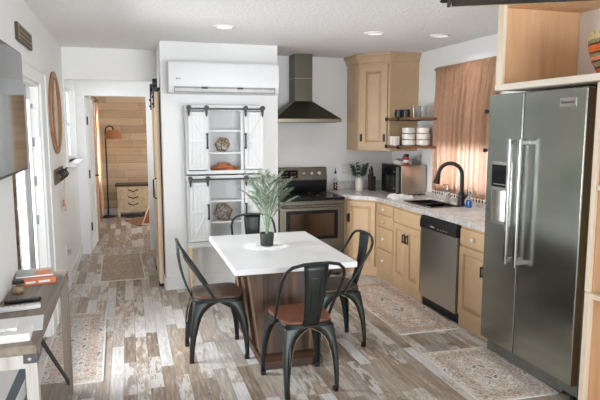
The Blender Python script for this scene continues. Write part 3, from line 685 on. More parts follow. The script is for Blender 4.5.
MB().lathe([(.0326, .03), (.0326, .06)], p, 18).build('label_band', M['paper'], t)
# knife block
t = thing('knife_block', 'dark wooden knife block left of the toaster oven', 'knife block', (2.83, 6.36, .9))
MB().poly3([(2.80, 6.34, .9), (2.865, 6.34, .9), (2.865, 6.34, 1.07), (2.80, 6.34, 1.10)], (0, .10, 0)).build('block', wood('dark walnut block', (34, 20, 14), (62, 40, 28)), t, bevel=.004)
for i, (x_, y_) in enumerate(((2.82, 6.36), (2.845, 6.39), (2.825, 6.42))): MB().bar((x_, y_, 1.07), (x_ - .012, y_, 1.20 - .02 * i), .02, .014, (0, 1, 0)).build('knife_handle', M['blackplastic'], t, bevel=.003)
# vase with eucalyptus
t = thing('vase_with_greenery', 'white cylinder vase of green eucalyptus on the corner counter', 'vase', (2.68, 6.42, .9))
MB().lathe([(.045, 0), (.048, .01), (.048, .155), (.044, .155), (.043, .02)], (2.68, 6.42, .9), 20).build('vase', M['ceramic'], t)
for i in range(9):
    a = i * .7 + .3; tip = Vector((2.68 + .085 * math.cos(a), 6.42 + .085 * math.sin(a), 1.19 + .02 * (i % 3))); base = Vector((2.68 + .015 * math.cos(a), 6.42 + .015 * math.sin(a), .93))
    mid = base.lerp(tip, .6) + Vector((0, 0, .03))
    pts = [base, base.lerp(mid, .6), mid, tip]
    b = MB().tube(pts, .002, 5)
    for k in range(7):
        f = .45 + .08 * k; c = base.lerp(tip, f) + Vector((0, 0, .02 * math.sin(f * PI))); an = a + (1 if k % 2 else -1) * 1.1; u = Vector((math.cos(an), math.sin(an), .5)).normalized(); v = u.cross(Vector((0, 0, 1))).normalized()
        b.bm.faces.new([b.bm.verts.new(c + p_) for p_ in (Vector(), u * .02 + v * .023, u * .048 + v * .02, u * .062, u * .048 - v * .02, u * .02 - v * .023)])
    b.build('sprig', M['euc'], t)
# oil bottle
t = thing('oil_bottle', 'glass oil bottle with dark spout beside the range', 'bottle', (2.40, 6.50, .9))
MB().lathe([(.026, 0), (.027, .01), (.027, .13), (.012, .17), (.011, .215)], (2.40, 6.50, .9), 16).build('bottle', M['glass'], t)
MB().lathe([(.0235, .004), (.0235, .10)], (2.40, 6.50, .9), 16).build('oil', M['amber'], t)
MB().lathe([(.013, .205), (.013, .235), (.005, .24), (.004, .275)], (2.40, 6.50, .9), 12).build('spout', M['black'], t)
# outlet on the back wall
t = thing('power_outlet', 'white outlet plate on the wall behind the vase', 'outlet', (2.60, YB, 1.09))
MB().box(2.545, 2.655, YB - .006, YB, 1.09, 1.21).build('plate', M['ceramic'], t, bevel=.002)
for k in (2.575, 2.625): MB().box(k - .014, k + .014, YB - .008, YB - .005, 1.12, 1.18).build('socket', M['paper'], t)
# dish towel
b = MB(); n = 14
rings = []
for i in range(n + 1):
    row = []
    for j in range(9):
        x = 2.70 + .20 * j / 8 + .012 * math.sin(i * .9); y = 5.44 + .24 * i / n + .02 * math.sin(j * .8)
        row.append((x, y, .925 + .012 * math.sin(i * 1.3 + j * .7) + .010 * math.sin(j * 2.1) - (.018 if j in (0, 8) else 0)))
    rings.append(row + [(p[0], p[1], .902) for p in row[::-1]])
solo(b.rings(rings), 'dish_towel', M['towel'], 'crumpled white dish towel on the counter by the toaster oven', 'towel')
# faucet
fx, fy = 3.085, 4.82
t = thing('faucet', 'black gooseneck kitchen faucet behind the sink', 'faucet', (fx, fy, .9))
MB().lathe([(.04, 0), (.038, .012), (.031, .03), (.029, .12), (.022, .14)], (fx, fy, .9), 20).build('base', M['black'], t)
d = Vector((-.8, .6, 0)).normalized(); c0 = Vector((fx, fy, .9)); pts = [c0 + Vector((0, 0, .12)), c0 + Vector((0, 0, .30))]
for k in range(1, 11):
    a = PI * k / 10 * .96; pts.append(c0 + Vector((0, 0, .30)) + d * .112 * (1 - math.cos(a)) + Vector((0, 0, .115 * math.sin(a))))
MB().tube(pts, .019, 12).build('spout', M['black'], t)
e = pts[-1]; MB().tube([e, e + Vector((-.006, .004, -.04)), e + Vector((-.016, .012, -.10))], [.02, .025, .034], 14).build('spray_head', M['black'], t)
MB().tube([c0 + Vector((0, 0, .085)), c0 + Vector((.01, -.05, .095)), c0 + Vector((.015, -.075, .10))], .014, 10).tube([c0 + Vector((.015, -.07, .10)), c0 + Vector((.02, -.085, .17))], [.009, .006], 8).build('lever', M['black'], t)
# soap bottles
t = thing('soap_dispenser', 'clear soap pump bottle behind the sink left of the faucet', 'bottle', (3.09, 5.08, .9))
MB().lathe([(.032, 0), (.033, .01), (.033, .10), (.014, .125), (.013, .14)], (3.09, 5.08, .9), 16).build('bottle', M['glass'], t)
MB().lathe([(.029, .004), (.029, .06)], (3.09, 5.08, .9), 16).build('soap', M['ceramic'], t)
MB().lathe([(.014, .138), (.014, .155), (.004, .158), (.004, .18)], (3.09, 5.08, .9), 12).box(3.04, 3.095, 5.074, 5.086, 1.08, 1.09).build('pump', M['chrome'], t)
t = thing('dish_soap_bottle', 'blue dish soap bottle right of the faucet', 'bottle', (3.09, 4.70, .9))
b = MB(); b.rings([[(3.09 + .022 * s_ * math.cos(2 * PI * k / 16), 4.70 + .034 * s_ * math.sin(2 * PI * k / 16), z) for k in range(16)] for s_, z in ((.9, .9), (1, .91), (1, .955), (.8, .975))])
b.build('soap', M['blue'], t)
b = MB(); b.rings([[(3.09 + .022 * s_ * math.cos(2 * PI * k / 16), 4.70 + .034 * s_ * math.sin(2 * PI * k / 16), z) for k in range(16)] for s_, z in ((.8, .975), (.95, 1.0), (.8, 1.04), (.4, 1.06))]); b.build('bottle', M['glass'], t)
MB().lathe([(.012, 1.058), (.012, 1.085), (.006, 1.09)], (3.09, 4.70, 0), 12).build('cap', M['whiteplastic'], t)

# curtain on its rod
ROD = 2.27
t = thing('curtain_rod', 'dark iron curtain rod above the kitchen window', 'curtain rod', (3.15, 4.95, ROD))
MB().tube([(3.188, 4.30, ROD), (3.188, 5.53, ROD)], .009).build('rod', M['black'], t)
for yy in (4.30, 5.535): MB().lathe([(.005, -.016), (.02, -.012), (.022, .01), (.008, .018)], (3.188, yy, ROD), 12).build('finial', M['black'], t)
for yy in (4.36, 5.525): MB().box(3.185, XR, yy - .006, yy + .006, ROD - .006, ROD + .006).build('bracket', M['black'], t)
def curtain(xw, y0, y1, z0, z1, folds, amp, n=150, m=16, fl=0):
    b = MB(); rows = []
    for j in range(m + 1):
        f = j / m; z = z1 + (z0 - z1) * f; row = []
        for i in range(n + 1):
            g = i / n; ph = folds * 2 * PI * g
            a = amp * (.25 + .75 * min(1, f * 2))
            y = y0 + (y1 - y0) * g + fl * (1 - g) * min(1, f * 2.6) + .006 * math.sin(ph * 2 + 1)
            x = xw + a * (math.sin(ph + 1.2 * math.sin(g * 9)) + .35 * math.sin(ph * 1.7 + 2 * f))
            row.append((x, y, z - (.010 * math.sin(ph) if j == m else 0)))
        rows.append(row)
    return b.rings(rows, closed=False)
t = thing('kitchen_curtain', 'copper brown lace curtain covering the kitchen window', 'curtain', (3.168, 4.9, .95))
MB_ = curtain(3.166, 4.36, 5.52, .995, ROD + .02, 12, .025, fl=.13); MB_.build('panel', M['curtain'], t, solid=.003)
b = MB()
for k in range(22):
    yy = 4.50 + 1.01 * k / 21; xx = 3.168
    b.tube([(xx, 4.49, .997), (xx, 5.52, .997)], .004, 6) if k == 0 else None
    b.tube([(xx, yy, .995), (xx, yy, .975)], .002, 5); b.lathe([(.002, .0), (.009, .008), (.009, .018), (.002, .024)], (xx, yy, .952), 8)
b.build('tassel_fringe', M['darkwood'], t)
for z in (1.455, 1.80):
    t = thing('curtain_hook', 'black hook on the wall at the curtain edge, ' + ('lower one' if z < 1.6 else 'upper one'), 'hook', (XR, 4.44, z))
    MB().box(XR - .012, XR, 4.41, 4.445, z - .02, z + .02).build('plate', M['black'], t)
    MB().tube([(XR - .01, 4.43, z), (3.07, 4.44, z)], .008, 8).lathe([(.008, -.018), (.02, -.013), (.02, .013), (.008, .018)], (3.07, 4.44, z), 10).build('peg', M['black'], t)

# ------------------------------------------------------------------ air conditioner
t = thing('air_conditioner', 'white wall-mounted split air conditioner above the barn-door cabinets', 'air conditioner', (.93, 5.76, 1.985))
AX0, AX1, AY = .388, 1.478, 5.655
prof = [(YW, 1.99), (AY + .075, 1.985), (AY + .03, 2.0), (AY + .004, 2.045), (AY, 2.10), (AY, 2.275), (AY + .02, 2.297), (YW, 2.30)]
MB().poly3([(AX0, y, z) for y, z in prof], (AX1 - AX0, 0, 0)).build('casing', M['whiteplastic'], t, bevel=.008, seg=3)
b = MB().poly3([(AX0 + .05, y, z) for y, z in ((AY + .001, 2.052), (AY + .026, 1.998), (AY + .022, 1.994), (AY - .003, 2.05))], (AX1 - AX0 - .09, 0, 0)).build('outlet_slot', M['greyplastic'], t)
MB().bar((AX0 + .06, AY + .008, 2.022), (AX1 - .05, AY + .008, 2.022), .03, .006, (0, -.5, .9)).build('louvre', mat('pale louvre', (205, 205, 205), .4), t)
for k in (.70, 1.05): MB().box(k, k + .06, AY - .004, AY + .012, 2.032, 2.052).build('louvre_clip', M['blackplastic'], t)
MB().box(AX0 + .07, AX0 + .075 + .018, AY - .001, AY, 2.118, 2.133).box(AX0 + .098, AX0 + .115, AY - .001, AY, 2.12, 2.131).build('logo', M['greyplastic'], t)

# ------------------------------------------------------------------ barn-door shelf cabinets
CF = 5.66
def barn_cab(z0, z1, lab, shelves, legs):
    t = thing('shelf_cabinet', lab, 'cabinet', (.93, 5.76, z0 if not legs else 0))
    x0, x1 = .545, 1.318; b_ = MB()
    zb = z0 + .035 if legs else z0
    MB().box(x0, x0 + .02, CF + .03, YW - .002, zb, z1 - .05).build('side_panel', M['white'], t)
    MB().box(x1 - .02, x1, CF + .03, YW - .002, zb, z1 - .05).build('side_panel', M['white'], t)
    MB().box(x0, x1, YW - .012, YW - .002, zb, z1 - .05).build('back_panel', M['white'], t)
    MB().box(x0 - .008, x1 + .008, CF - .0, YW - .002, z1 - .05, z1).build('top', M['white'], t, bevel=.003)
    MB().box(x0 - .004, x1 + .004, CF + .005, YW - .002, z0 if not legs else zb - .02, zb + .035).build('bottom', M['white'], t, bevel=.003)
    for xx in (.760, 1.100): MB().box(xx - .014, xx + .014, CF + .03, CF + .05, zb + .035, z1 - .05).build('stile', M['white'], t)
    for s_ in shelves: MB().box(x0 + .02, x1 - .02, CF + .04, YW - .012, s_ - .016, s_).build('shelf', M['white'], t)
    rz = z1 - .035
    rail = MB().bar((x0 + .012, CF - .028, rz), (x1 - .012, CF - .028, rz), .018, .006).build('rail', M['black'], t)
    for k in (x0 + .02, .93, x1 - .02): MB().tube([(k, CF + .002, rz), (k, CF - .031, rz)], .006, 8).build('rail_bolt', M['black'], rail)
    for d0, d1, s_ in ((.562, .750, 1), (1.118, 1.308, -1)):
        dz0, dz1 = zb + .045, z1 - .065; yf = CF - .006
        b = MB().box(d0, d1, yf, CF + .008, dz0, dz1)
        for (a0, a1, c0, c1) in ((d0, d0 + .026, dz0, dz1), (d1 - .026, d1, dz0, dz1), (d0 + .026, d1 - .026, dz0, dz0 + .026), (d0 + .026, d1 - .026, dz1 - .026, dz1), (d0 + .026, d1 - .026, (dz0 + dz1) / 2 - .013, (dz0 + dz1) / 2 + .013)):
            b.box(a0, a1, yf - .010, yf, c0, c1)
        mid = (dz0 + dz1) / 2; xa, xb = (d0 + .034, d1 - .034) if s_ > 0 else (d1 - .034, d0 + .034)
        b.bar((xa, yf - .003, dz1 - .03), (xb, yf - .003, mid + .03), .02, .008, (0, 0, 1)); b.bar((xb, yf - .003, mid - .03), (xa, yf - .003, dz0 + .03), .02, .007, (0, 0, 1))
        d = b.build('sliding_door', M['white'], t, bevel=.002)
        g = MB()
        for k in range(1, 5): g.box(d0 + (d1 - d0) * k / 5 - .001, d0 + (d1 - d0) * k / 5 + .001, yf - .0008, yf + .001, dz0 + .03, dz1 - .03)
        g.build('plank_grooves', mat('groove grey', (176, 176, 176), .6) if 'groove grey' not in bpy.data.materials else bpy.data.materials['groove grey'], d)
        hx = d1 - .006 if s_ > 0 else d0 + .006
        MB().bar((hx, yf - .03, mid - .06), (hx, yf - .03, mid + .06), .017, .011, (1, 0, 0)).box(hx - .012, hx + .012, yf - .026, yf - .006, mid - .078, mid - .06).box(hx - .012, hx + .012, yf - .026, yf - .006, mid + .06, mid + .078).build('handle', M['black'], d, bevel=.002)
        for hx in (d0 + .008, d1 - .010):
            wmx = Matrix.Translation((hx, CF - .042, rz + .010)) @ Matrix.Rotation(R(90), 4, 'X')
            w_ = MB().lathe([(.024, -.008), (.024, .008)], seg=16); w_.bm.transform(wmx)
            w_.poly3([(hx - .014, CF - .04, rz), (hx + .014, CF - .04, rz), (hx + .008, CF - .04, rz - .06), (hx, CF - .04, rz - .078), (hx - .008, CF - .04, rz - .06)], (0, .022, 0)).build('roller_hanger', M['black'], d, bevel=.002)
    if legs:
        for xx in (x0 + .022, x1 - .022):
            for yy in (CF + .055, YW - .05): MB().rings([[(xx + s_ * a, yy + s_ * c, z) for a, c in ((-1, -1), (1, -1), (1, 1), (-1, 1))] for s_, z in ((.012, 0), (.019, zb - .02))]).build('leg', M['pine'], t, bevel=.003)
    return t
barn_cab(1.20, 1.875, 'upper white wall cabinet with sliding barn doors below the air conditioner', (1.635, 1.415), False)
barn_cab(.45, 1.185, 'lower white cabinet with sliding barn doors standing on pine legs', (.93, .715), True)
# ornaments
def poly_frame(kind, c, r, name, lab, m, rot, th=.005):
    bmx = bmesh.new(); bmesh.ops.create_icosphere(bmx, subdivisions=1, radius=r)
    if kind == 'dodeca':
        du = [(f.calc_center_median().normalized() * r, f) for f in bmx.faces]; ed = []
        for e in bmx.edges:
            f1, f2 = e.link_faces; ed.append((f1.calc_center_median().normalized() * r, f2.calc_center_median().normalized() * r))
        ed += [(v.co.normalized() * r * .9, f.calc_center_median().normalized() * r) for v in list(bmx.verts)[::3] for f in v.link_faces]
    else: ed = [(e.verts[0].co.copy(), e.verts[1].co.copy()) for e in bmx.edges]
    rm = Matrix.Rotation(rot[0], 3, 'X') @ Matrix.Rotation(rot[1], 3, 'Y') @ Matrix.Rotation(rot[2], 3, 'Z')
    zmin = min((rm @ p).z for e in ed for p in e) - th
    b = MB(); cc = Vector(c) - Vector((0, 0, zmin))
    for p, q_ in ed: b.tube([cc + rm @ p, cc + rm @ q_], th, 6)
    bmx.free(); return solo(b, name, m, lab, 'ornament')
poly_frame('dodeca', (.915, 5.775, 1.415), .076, 'woven_ball_ornament', 'round woven wire ball on the middle shelf of the upper cabinet', M['gold'], (.2, .1, .3), .0042)
poly_frame('ico', (.91, 5.775, .715), .098, 'geometric_wire_ornament', 'angular gold wire ornament on the lower white cabinet shelf', M['gold'], (.5, .35, .2), .0045)
t = thing('carved_toy_plane', 'burnt orange carved wooden ornament on the bottom shelf of upper cabinet', 'ornament', (.92, 5.745, 1.235))
b = MB(); b.rings([[(x, 5.745 + ry * math.cos(2 * PI * k / 14), 1.235 + zc + rz * math.sin(2 * PI * k / 14)) for k in range(14)] for x, ry, rz, zc in ((.785, .015, .012, .016), (.81, .028, .018, .019), (.88, .035, .025, .026), (1.0, .034, .024, .025), (1.05, .025, .016, .018), (1.068, .01, .008, .014))])
b.build('body', M['terracotta'], t)
b = MB(); b.rings([[(.92 + s_ * .066 * math.cos(2 * PI * k / 18), 5.745 + s_ * .03 * math.sin(2 * PI * k / 18), 1.235 + z) for k in range(18)] for s_, z in ((1, .035), (1, .058), (.8, .07), (.4, .074))]); b.build('dome', M['terracotta'], t)
MB().box(.787, .80, 5.69, 5.80, 1.235, 1.247).box(.93, 1.02, 5.70, 5.79, 1.235, 1.25).build('wing', M['terracotta'], t, bevel=.003)
for k in (.835, 1.015): MB().lathe([(.012, -.004), (.012, .004)], (k, 5.708, 1.262), 12).build('disc', M['seat'], t)

# ------------------------------------------------------------------ dining table
TX0, TX1, TY0, TY1 = .632, 1.485, 3.57, 4.80
t = thing('dining_table', 'white topped dining table on a reclaimed wood pedestal', 'table', (1.06, 4.18, 0))
MB().box(TX0, TX1, TY0, TY1, .70, .74).build('table_top', M['tabletop'], t, bevel=.004)
MB().box(TX0 + .05, TX1 - .05, TY0 + .1, TY1 - .1, .665, .70).build('apron', M['reclaimedflat'], t)
MB().box(.83, 1.265, 3.655, 4.62, 0, .055).build('foot_platform', M['reclaimedflat'], t, bevel=.003)
def taper(x0t, x1t, x0b, x1b, y0t, y1t, y0b, y1b): return [[(x0b, y0b, .055), (x1b, y0b, .055), (x1b, y1b, .055), (x0b, y1b, .055)], [(x0t, y0t, .70), (x1t, y0t, .70), (x1t, y1t, .70), (x0t, y1t, .70)]]
MB().rings(taper(.87, 1.22, .87, 1.20, 3.83, 4.45, 3.80, 4.48)).build('pedestal', M['reclaimed'], t)
for k, (y0, y1) in enumerate(((3.80, 3.92), (4.08, 4.20), (4.36, 4.48))):
    MB().rings(taper(.765, .868, .845, .880, y0, y1, y0, y1)).build('slanted_plank', M['reclaimedlight'], t, bevel=.002)
    MB().rings(taper(1.222, 1.34, 1.202, 1.26, y0, y1, y0, y1)).build('slanted_plank', M['reclaimedlight'], t, bevel=.002)
# doily
b = MB(); ro = []
for k in range(96):
    a = 2 * PI * k / 96; r = .172 + .007 * math.cos(16 * a); ro.append((r * math.cos(a), r * math.sin(a)))
DX, DYc = 1.01, 4.265
rings = []
for s_, z in ((1, .7405), (1, .743), (.86, .7435), (.84, .742)):
    rings.append([(DX + x * s_, DYc + y * s_, z) for x, y in ro])
b.rings(rings)
for k in range(32):
    a = 2 * PI * k / 32
    for rr in (.155, .125, .095): b.lathe([(.010, 0), (.010, .003), (.006, .0045)], (DX + rr * math.cos(a + rr * 9), DYc + rr * math.sin(a + rr * 9), .7415), 8)
solo(b, 'doily', M['lace'], 'round white lace doily under the potted palm', 'doily')
# palm
t = thing('potted_palm', 'feathery potted palm in a dark pot on the dining table', 'plant', (DX, DYc, .744))
MB().lathe([(.046, 0), (.05, .006), (.056, .10), (.05, .10), (.049, .085)], (DX, DYc, .744), 24).build('pot', M['potblack'], t)
MB().lathe([(.049, .075), (.045, .088), (.01, .09)], (DX, DYc, .744), 20).build('soil', M['soil'], t)
rnd = random.Random(11)
fr = [(200, .13, .50), (165, .14, .57), (245, .09, .60), (350, .17, .52), (20, .19, .42), (310, .13, .50), (285, .08, .54), (120, .09, .56), (60, .11, .54), (0, .11, .58), (180, .17, .42), (225, .15, .42), (330, .20, .36), (95, .13, .44)]
for (az, ln, ht) in fr:
    a = R(az); u = Vector((math.cos(a), math.sin(a), 0)); base = Vector((DX, DYc, .82)) + u * .008
    pts = [base + u * ln * (f ** 1.9) + Vector((0, 0, ht * (f - .16 * f ** 3))) for f in [k / 14 for k in range(15)]]
    b = MB().tube(pts, [.004 - .0024 * k / 14 for k in range(15)], 5)
    side = u.cross(Vector((0, 0, 1)))
    for k in range(46):
        f = .40 + .60 * k / 45; i = min(13, int(f * 14)); c = pts[i].lerp(pts[i + 1], f * 14 - i); dr_ = (pts[i + 1] - pts[i]).normalized()
        sg = 1 if k % 2 else -1; L_ = (.088 * math.sin(PI * min(1, (f - .32) / .72)) ** .6 + .03) * rnd.uniform(.85, 1.1)
        dv = (dr_ * .8 + side * sg * .6 + Vector((0, 0, rnd.uniform(-.1, .12)))).normalized(); wv = dv.cross(Vector((rnd.uniform(-.4, .4), rnd.uniform(-.4, .4), 1))).normalized() * .0019
        e = c + dv * L_ + Vector((0, 0, -.18 * L_)); m_ = c + dv * L_ * .5
        b.bm.faces.new([b.bm.verts.new(p_) for p_ in (c - wv * .4, m_ - wv, e, m_ + wv, c + wv * .4)])
    b.build('frond', M['palm'], t)

# ------------------------------------------------------------------ chairs
def make_chair(seatmat):
    root = thing('dining_chair', 'x', 'chair', (0, 0, 0), 0, 'metal chairs around the dining table')
    def outline(g=0):
        pts = []
        for k in range(32):
            a = 2 * PI * k / 32; c, s_ = math.cos(a), math.sin(a); n_ = .42
            x = math.copysign(abs(c) ** n_, c); y = math.copysign(abs(s_) ** n_, s_)
            hw = .175 + .015 * y; pts.append((x * (hw + g), y * (.178 + g) + .005))
        return pts
    b = MB().rings([[(x * s_, y * s_, z) for x, y in outline(g)] for g, s_, z in ((-.004, 1, .452), (0, 1, .456), (0, 1, .468), (-.004, 1, .472), (-.02, .97, .4725))]); b.build('seat', seatmat, root, local=True)
    b = MB().rings([[(x, y, z) for x, y in outline(g)] for g, z in ((0, .452), (.004, .446), (.004, .425))]); b.build('seat_pan', M['chair'], root, local=True)
    for sx in (-1, 1):
        for sy in (-1, 1):
            tx, ty = (.178, .172) if sy > 0 else (.16, -.165); fx_, fy_ = (.213, .208) if sy > 0 else (.178, -.212)
            zs = [0, .04, .12, .20, .27, .32, .355, .385, .405, .42, .43]; ws = [.026, .028, .034, .041, .05, .06, .074, .098, .128, .155, .165]
            rings_ = []; e1 = []; e2 = []
            for z, w_ in zip(zs, ws):
                f = z / .43; cx_ = (fx_ + (tx - fx_) * f) * sx; cy_ = fy_ + (ty - fy_) * f
                bow = .012 * math.sin(PI * f); cx_ += bow * sx; cy_ += bow * sy
                r_ = .012; wx = min(w_, abs(cx_)); wy = min(w_, abs(cy_))
                prof_ = [(cx_ - sx * wx, cy_ - sy * .004), (cx_ - sx * wx * .5, cy_ - sy * .001), (cx_ - sx * r_, cy_), (cx_ - sx * r_ * .3, cy_ - sy * r_ * .3), (cx_, cy_ - sy * r_), (cx_ - sx * .001, cy_ - sy * wy * .5), (cx_ - sx * .004, cy_ - sy * wy)]
                rings_.append([(x, y, z) for x, y in prof_]); e1.append(rings_[-1][0]); e2.append(rings_[-1][-1])
            lg = MB().rings(rings_, closed=False).build('leg', M['chair'], root, local=True, solid=.005)
            b = MB().tube(e1[3:], .0028, 5).tube(e2[3:], .0028, 5); b.build('worn_edge', M['chair'] if sy > 0 else M['brass'], lg, local=True)
            MB().box(fx_ * sx - .004 * sx, fx_ * sx - .03 * sx, fy_ - .004 * sy, fy_ - .03 * sy, 0, .03).build('rubber_foot', M['rubber'], lg, local=True)
            # pressed slot in the upper leg
            ex = [((fx_ + (tx - fx_) * f + .012 * math.sin(PI * f)) * sx - .030 * sx, (fy_ + (ty - fy_) * f) + sy * (.012 * math.sin(PI * f) + .003), .43 * f) for f in (.42, .48, .56, .64, .72, .78)]
            MB().tube(ex, [.003, .006, .008, .008, .006, .003], 6).build('pressed_rib', M['chair'], lg, local=True)
    hp = [(-.186, -.02, .435), (-.189, -.05, .49), (-.197, -.12, .60), (-.203, -.185, .70), (-.201, -.225, .76), (-.186, -.246, .805), (-.150, -.259, .836), (-.08, -.267, .851), (0, -.269, .853)]
    hp = hp + [(-x, y, z) for x, y, z in hp[-2::-1]]
    MB().tube(hp, .0105, 10).build('back_hoop', M['chair'], root, local=True)
    rows = []
    for k in range(13):
        f = k / 12; z = .44 + .405 * f; y = -.172 - .092 * f - .02 * math.sin(PI * f); hw = .052 + .028 * f
        rows.append([(hw * g, y - .010 * (1 - g * g), z) for g in (-1, -.6, -.2, .2, .6, 1)])
    sp_ = MB().rings(rows, closed=False).build('back_splat', M['chair'], root, local=True, solid=.005)
    def at(f, g):
        z = .44 + .405 * f; return (( .052 + .028 * f) * g, -.172 - .092 * f - .02 * math.sin(PI * f) - .010 * (1 - g * g) - .003, z)
    loop = [at(f, -.38) for f in (.2, .35, .5, .65, .8)] + [at(.8, 0)] + [at(f, .38) for f in (.8, .65, .5, .35, .2)] + [at(.2, 0), at(.2, -.38)]
    MB().tube(loop, .0028, 5).build('pressed_panel', M['chair'], sp_, local=True)
    return root
proto = make_chair(M['seat'])
places = [((1.03, 3.415, 0), 4, 'dark metal dining chair with reddish wooden seat at the near end of table'),
          ((.575, 4.09, 0), -90, 'dark metal dining chair left of the white table, closest to the hall'),
          ((1.465, 4.02, 0), 92, 'dark metal dining chair right of the white table, closest to the drawers'),
          ((1.09, 4.94, 0), 180, 'dark metal dining chair behind the table and palm, facing the camera')]
for i, (loc, rz, lab) in enumerate(places):
    o = proto if i == 0 else copy_tree(proto)
    o.location = loc; o.rotation_euler = (0, 0, R(rz)); o['label'] = lab
    if i == 0:
        for c in o.children:
            if c.name.startswith('seat') and 'pan' not in c.name:
                first_seat = c
for c in proto.children:
    if c.name.split('.')[0] == 'seat': c.data = c.data.copy(); c.data.materials[0] = M['seatred']

# ------------------------------------------------------------------ rugs
def rug(name, lab, cx_, cy_, w_, h_, rz, seed, **kw):
    b = MB().prism(rrect(-w_ / 2, w_ / 2, -h_ / 2, h_ / 2, .012, 3), 0, .007)
    o = b.build(name, rug_mat('rug pattern %d' % seed, w_, h_, seed, **kw)); o.location = (cx_, cy_, .0005); o.rotation_euler = (0, 0, R(rz))
    tag(o, lab, 'rug', 'distressed patterned rugs')
rug('kitchen_runner', 'faded patterned runner rug along the tan base cabinets', 2.325, 4.74, .55, 1.50, -1, 1, tint=(212, 202, 190))
rug('floor_mat', 'faded patterned mat in front of the refrigerator', 2.27, 3.19, .55, .80, -2, 5)
rug('area_rug', 'faded patterned rug beside the console table', -.425, 4.535, .40, 1.51, 1, 9, tint=(206, 204, 200), dark=(92, 94, 98), rust=(184, 158, 140))
rug('hall_mat', 'faded patterned rug in the hall before the bedroom doorway', -.12, 7.05, .48, 1.35, 1, 13, tint=(184, 172, 158), dark=(100, 92, 84), rust=(160, 128, 106))

# ------------------------------------------------------------------ sliding barn door in the hall
t = thing('barn_door', 'pine sliding barn door hanging edge-on along the hall wall', 'door', (.26, 6.4, 0))
MB().box(.289, .311, 6.02, 6.84, .03, 2.02).build('slab', M['pine'], t)
b = MB()
for (y0, y1, z0, z1) in ((6.02, 6.13, .03, 2.02), (6.73, 6.84, .03, 2.02), (6.13, 6.73, .03, .16), (6.13, 6.73, 1.9, 2.02), (6.13, 6.73, .97, 1.1)): b.box(.269, .289, y0, y1, z0, z1)
b.build('frame', M['ash'], t, bevel=.002)
for yy in (6.075, 6.78):
    MB().box(.255, .268, yy - .03, yy + .03, 1.86, 2.11).tube([(.245, yy, 1.90), (.27, yy, 1.90)], .013, 8).tube([(.245, yy, 1.97), (.27, yy, 1.97)], .013, 8).tube([(.256, yy, 2.105), (.302, yy, 2.105)], .048, 20).build('roller_hanger', M['black'], t)
for yy in (6.06, 6.80): MB().box(.262, .316, yy - .03, yy + .03, .0, .045).build('floor_guide', M['black'], t, bevel=.004)
MB().tube([(.269, 6.10, .92), (.238, 6.10, .94), (.238, 6.10, 1.12), (.269, 6.10, 1.14)], .008, 8).build('handle', M['black'], t)
t = thing('barn_door_rail', 'black steel rail the pine barn door hangs from', 'rail', (.27, 6.3, 2.05))
MB().box(.276, .286, 5.93, 6.95, 2.03, 2.066).build('bar', M['black'], t)
for yy in (5.98, 6.25, 6.5, 6.88): MB().tube([(.272, yy, 2.048), (.325, yy, 2.048)], .010, 8).build('standoff', M['black'], t)

# ------------------------------------------------------------------ bedroom
t = thing('dresser', 'small cream distressed dresser with three drawers in the bedroom', 'dresser', (.05, 11.2, 0))
MB().box(-.235, .345, 11.0, 11.38, .10, .585).build('body', M['cream'], t, bevel=.004)
MB().prism(rrect(-.262, .372, 10.975, 11.39, .02), .585, .62).build('top', M['seat'], t, bevel=.005)
for k in range(3):
    z0 = .20 + k * .128
    d = MB().box(-.17, .28, 10.985, 11.0, z0, z0 + .115).build('drawer', M['cream'], t, bevel=.004)
    MB().tube([(-.03, 10.985, z0 + .07), (-.02, 10.96, z0 + .06), (.055, 10.955, z0 + .035), (.13, 10.96, z0 + .06), (.14, 10.985, z0 + .07)], .009, 8).build('handle', M['black'], d)
MB().poly3([(-.235, 10.99, .19), (-.235, 10.99, .10), (-.12, 10.99, .12), (-.03, 10.99, .09), (.055, 10.99, .12), (.14, 10.99, .09), (.23, 10.99, .12), (.345, 10.99, .10), (.345, 10.99, .19)], (0, .02, 0)).build('apron', M['cream'], t)
for x_ in (-.21, .32):
    for y_ in (11.02, 11.35): MB().box(x_ - .028, x_ + .028, y_ - .028, y_ + .028, 0, .10).build('leg', M['cream'], t, bevel=.004)
t = thing('floor_lamp', 'black floor lamp with tan drum shade in the bedroom', 'lamp', (-.40, 11.2, 0))
MB().lathe([(.13, 0), (.13, .012), (.02, .022)], (-.40, 11.2, 0), 24).build('base', M['black'], t)
pts = [(-.40, 11.2, .015), (-.40, 11.2, 1.58), (-.385, 11.2, 1.66), (-.33, 11.2, 1.70), (-.27, 11.2, 1.68), (-.255, 11.2, 1.62)]
MB().tube(pts, .013, 10).build('pole', M['black'], t)
b = MB().lathe([(.09, 1.62), (.15, 1.53), (.155, 1.46), (.151, 1.46), (.146, 1.53), (.086, 1.614)], (-.26, 11.2, 0), 28, cap=False); b.build('lamp_shade', M['shade'], t)
l = bpy.data.lights.new('lamp_bulb', 'POINT'); l.energy = 1; l.color = (1, .75, .5); l.shadow_soft_size = .05
o = bpy.data.objects.new('lamp_bulb', l); C.objects.link(o); o.location = (.14, 0, 1.53); o.parent = t
t = thing('bedroom_curtain', 'peach curtain hanging at the left of the bedroom behind open door', 'curtain', (-.49, 9.9, .12))
curtain(-.49, 9.0, 9.42, .12, 2.12, 4, .024).build('panel', M['curtain2'], t, solid=.003)
curtain(-.49, 10.42, 10.9, .12, 2.12, 4, .024).build('panel', M['curtain2'], t, solid=.003)
MB().tube([(-.49, 8.95, 2.13), (-.49, 10.95, 2.13)], .012).box(-.57, -.49, 8.98, 9.0, 2.12, 2.14).box(-.57, -.49, 10.90, 10.92, 2.12, 2.14).build('rod', M['black'], t)
b = MB().prism([(-.12, 10.62), (.12, 9.95), (.62, 10.25), (.38, 10.95)], .0005, .010)
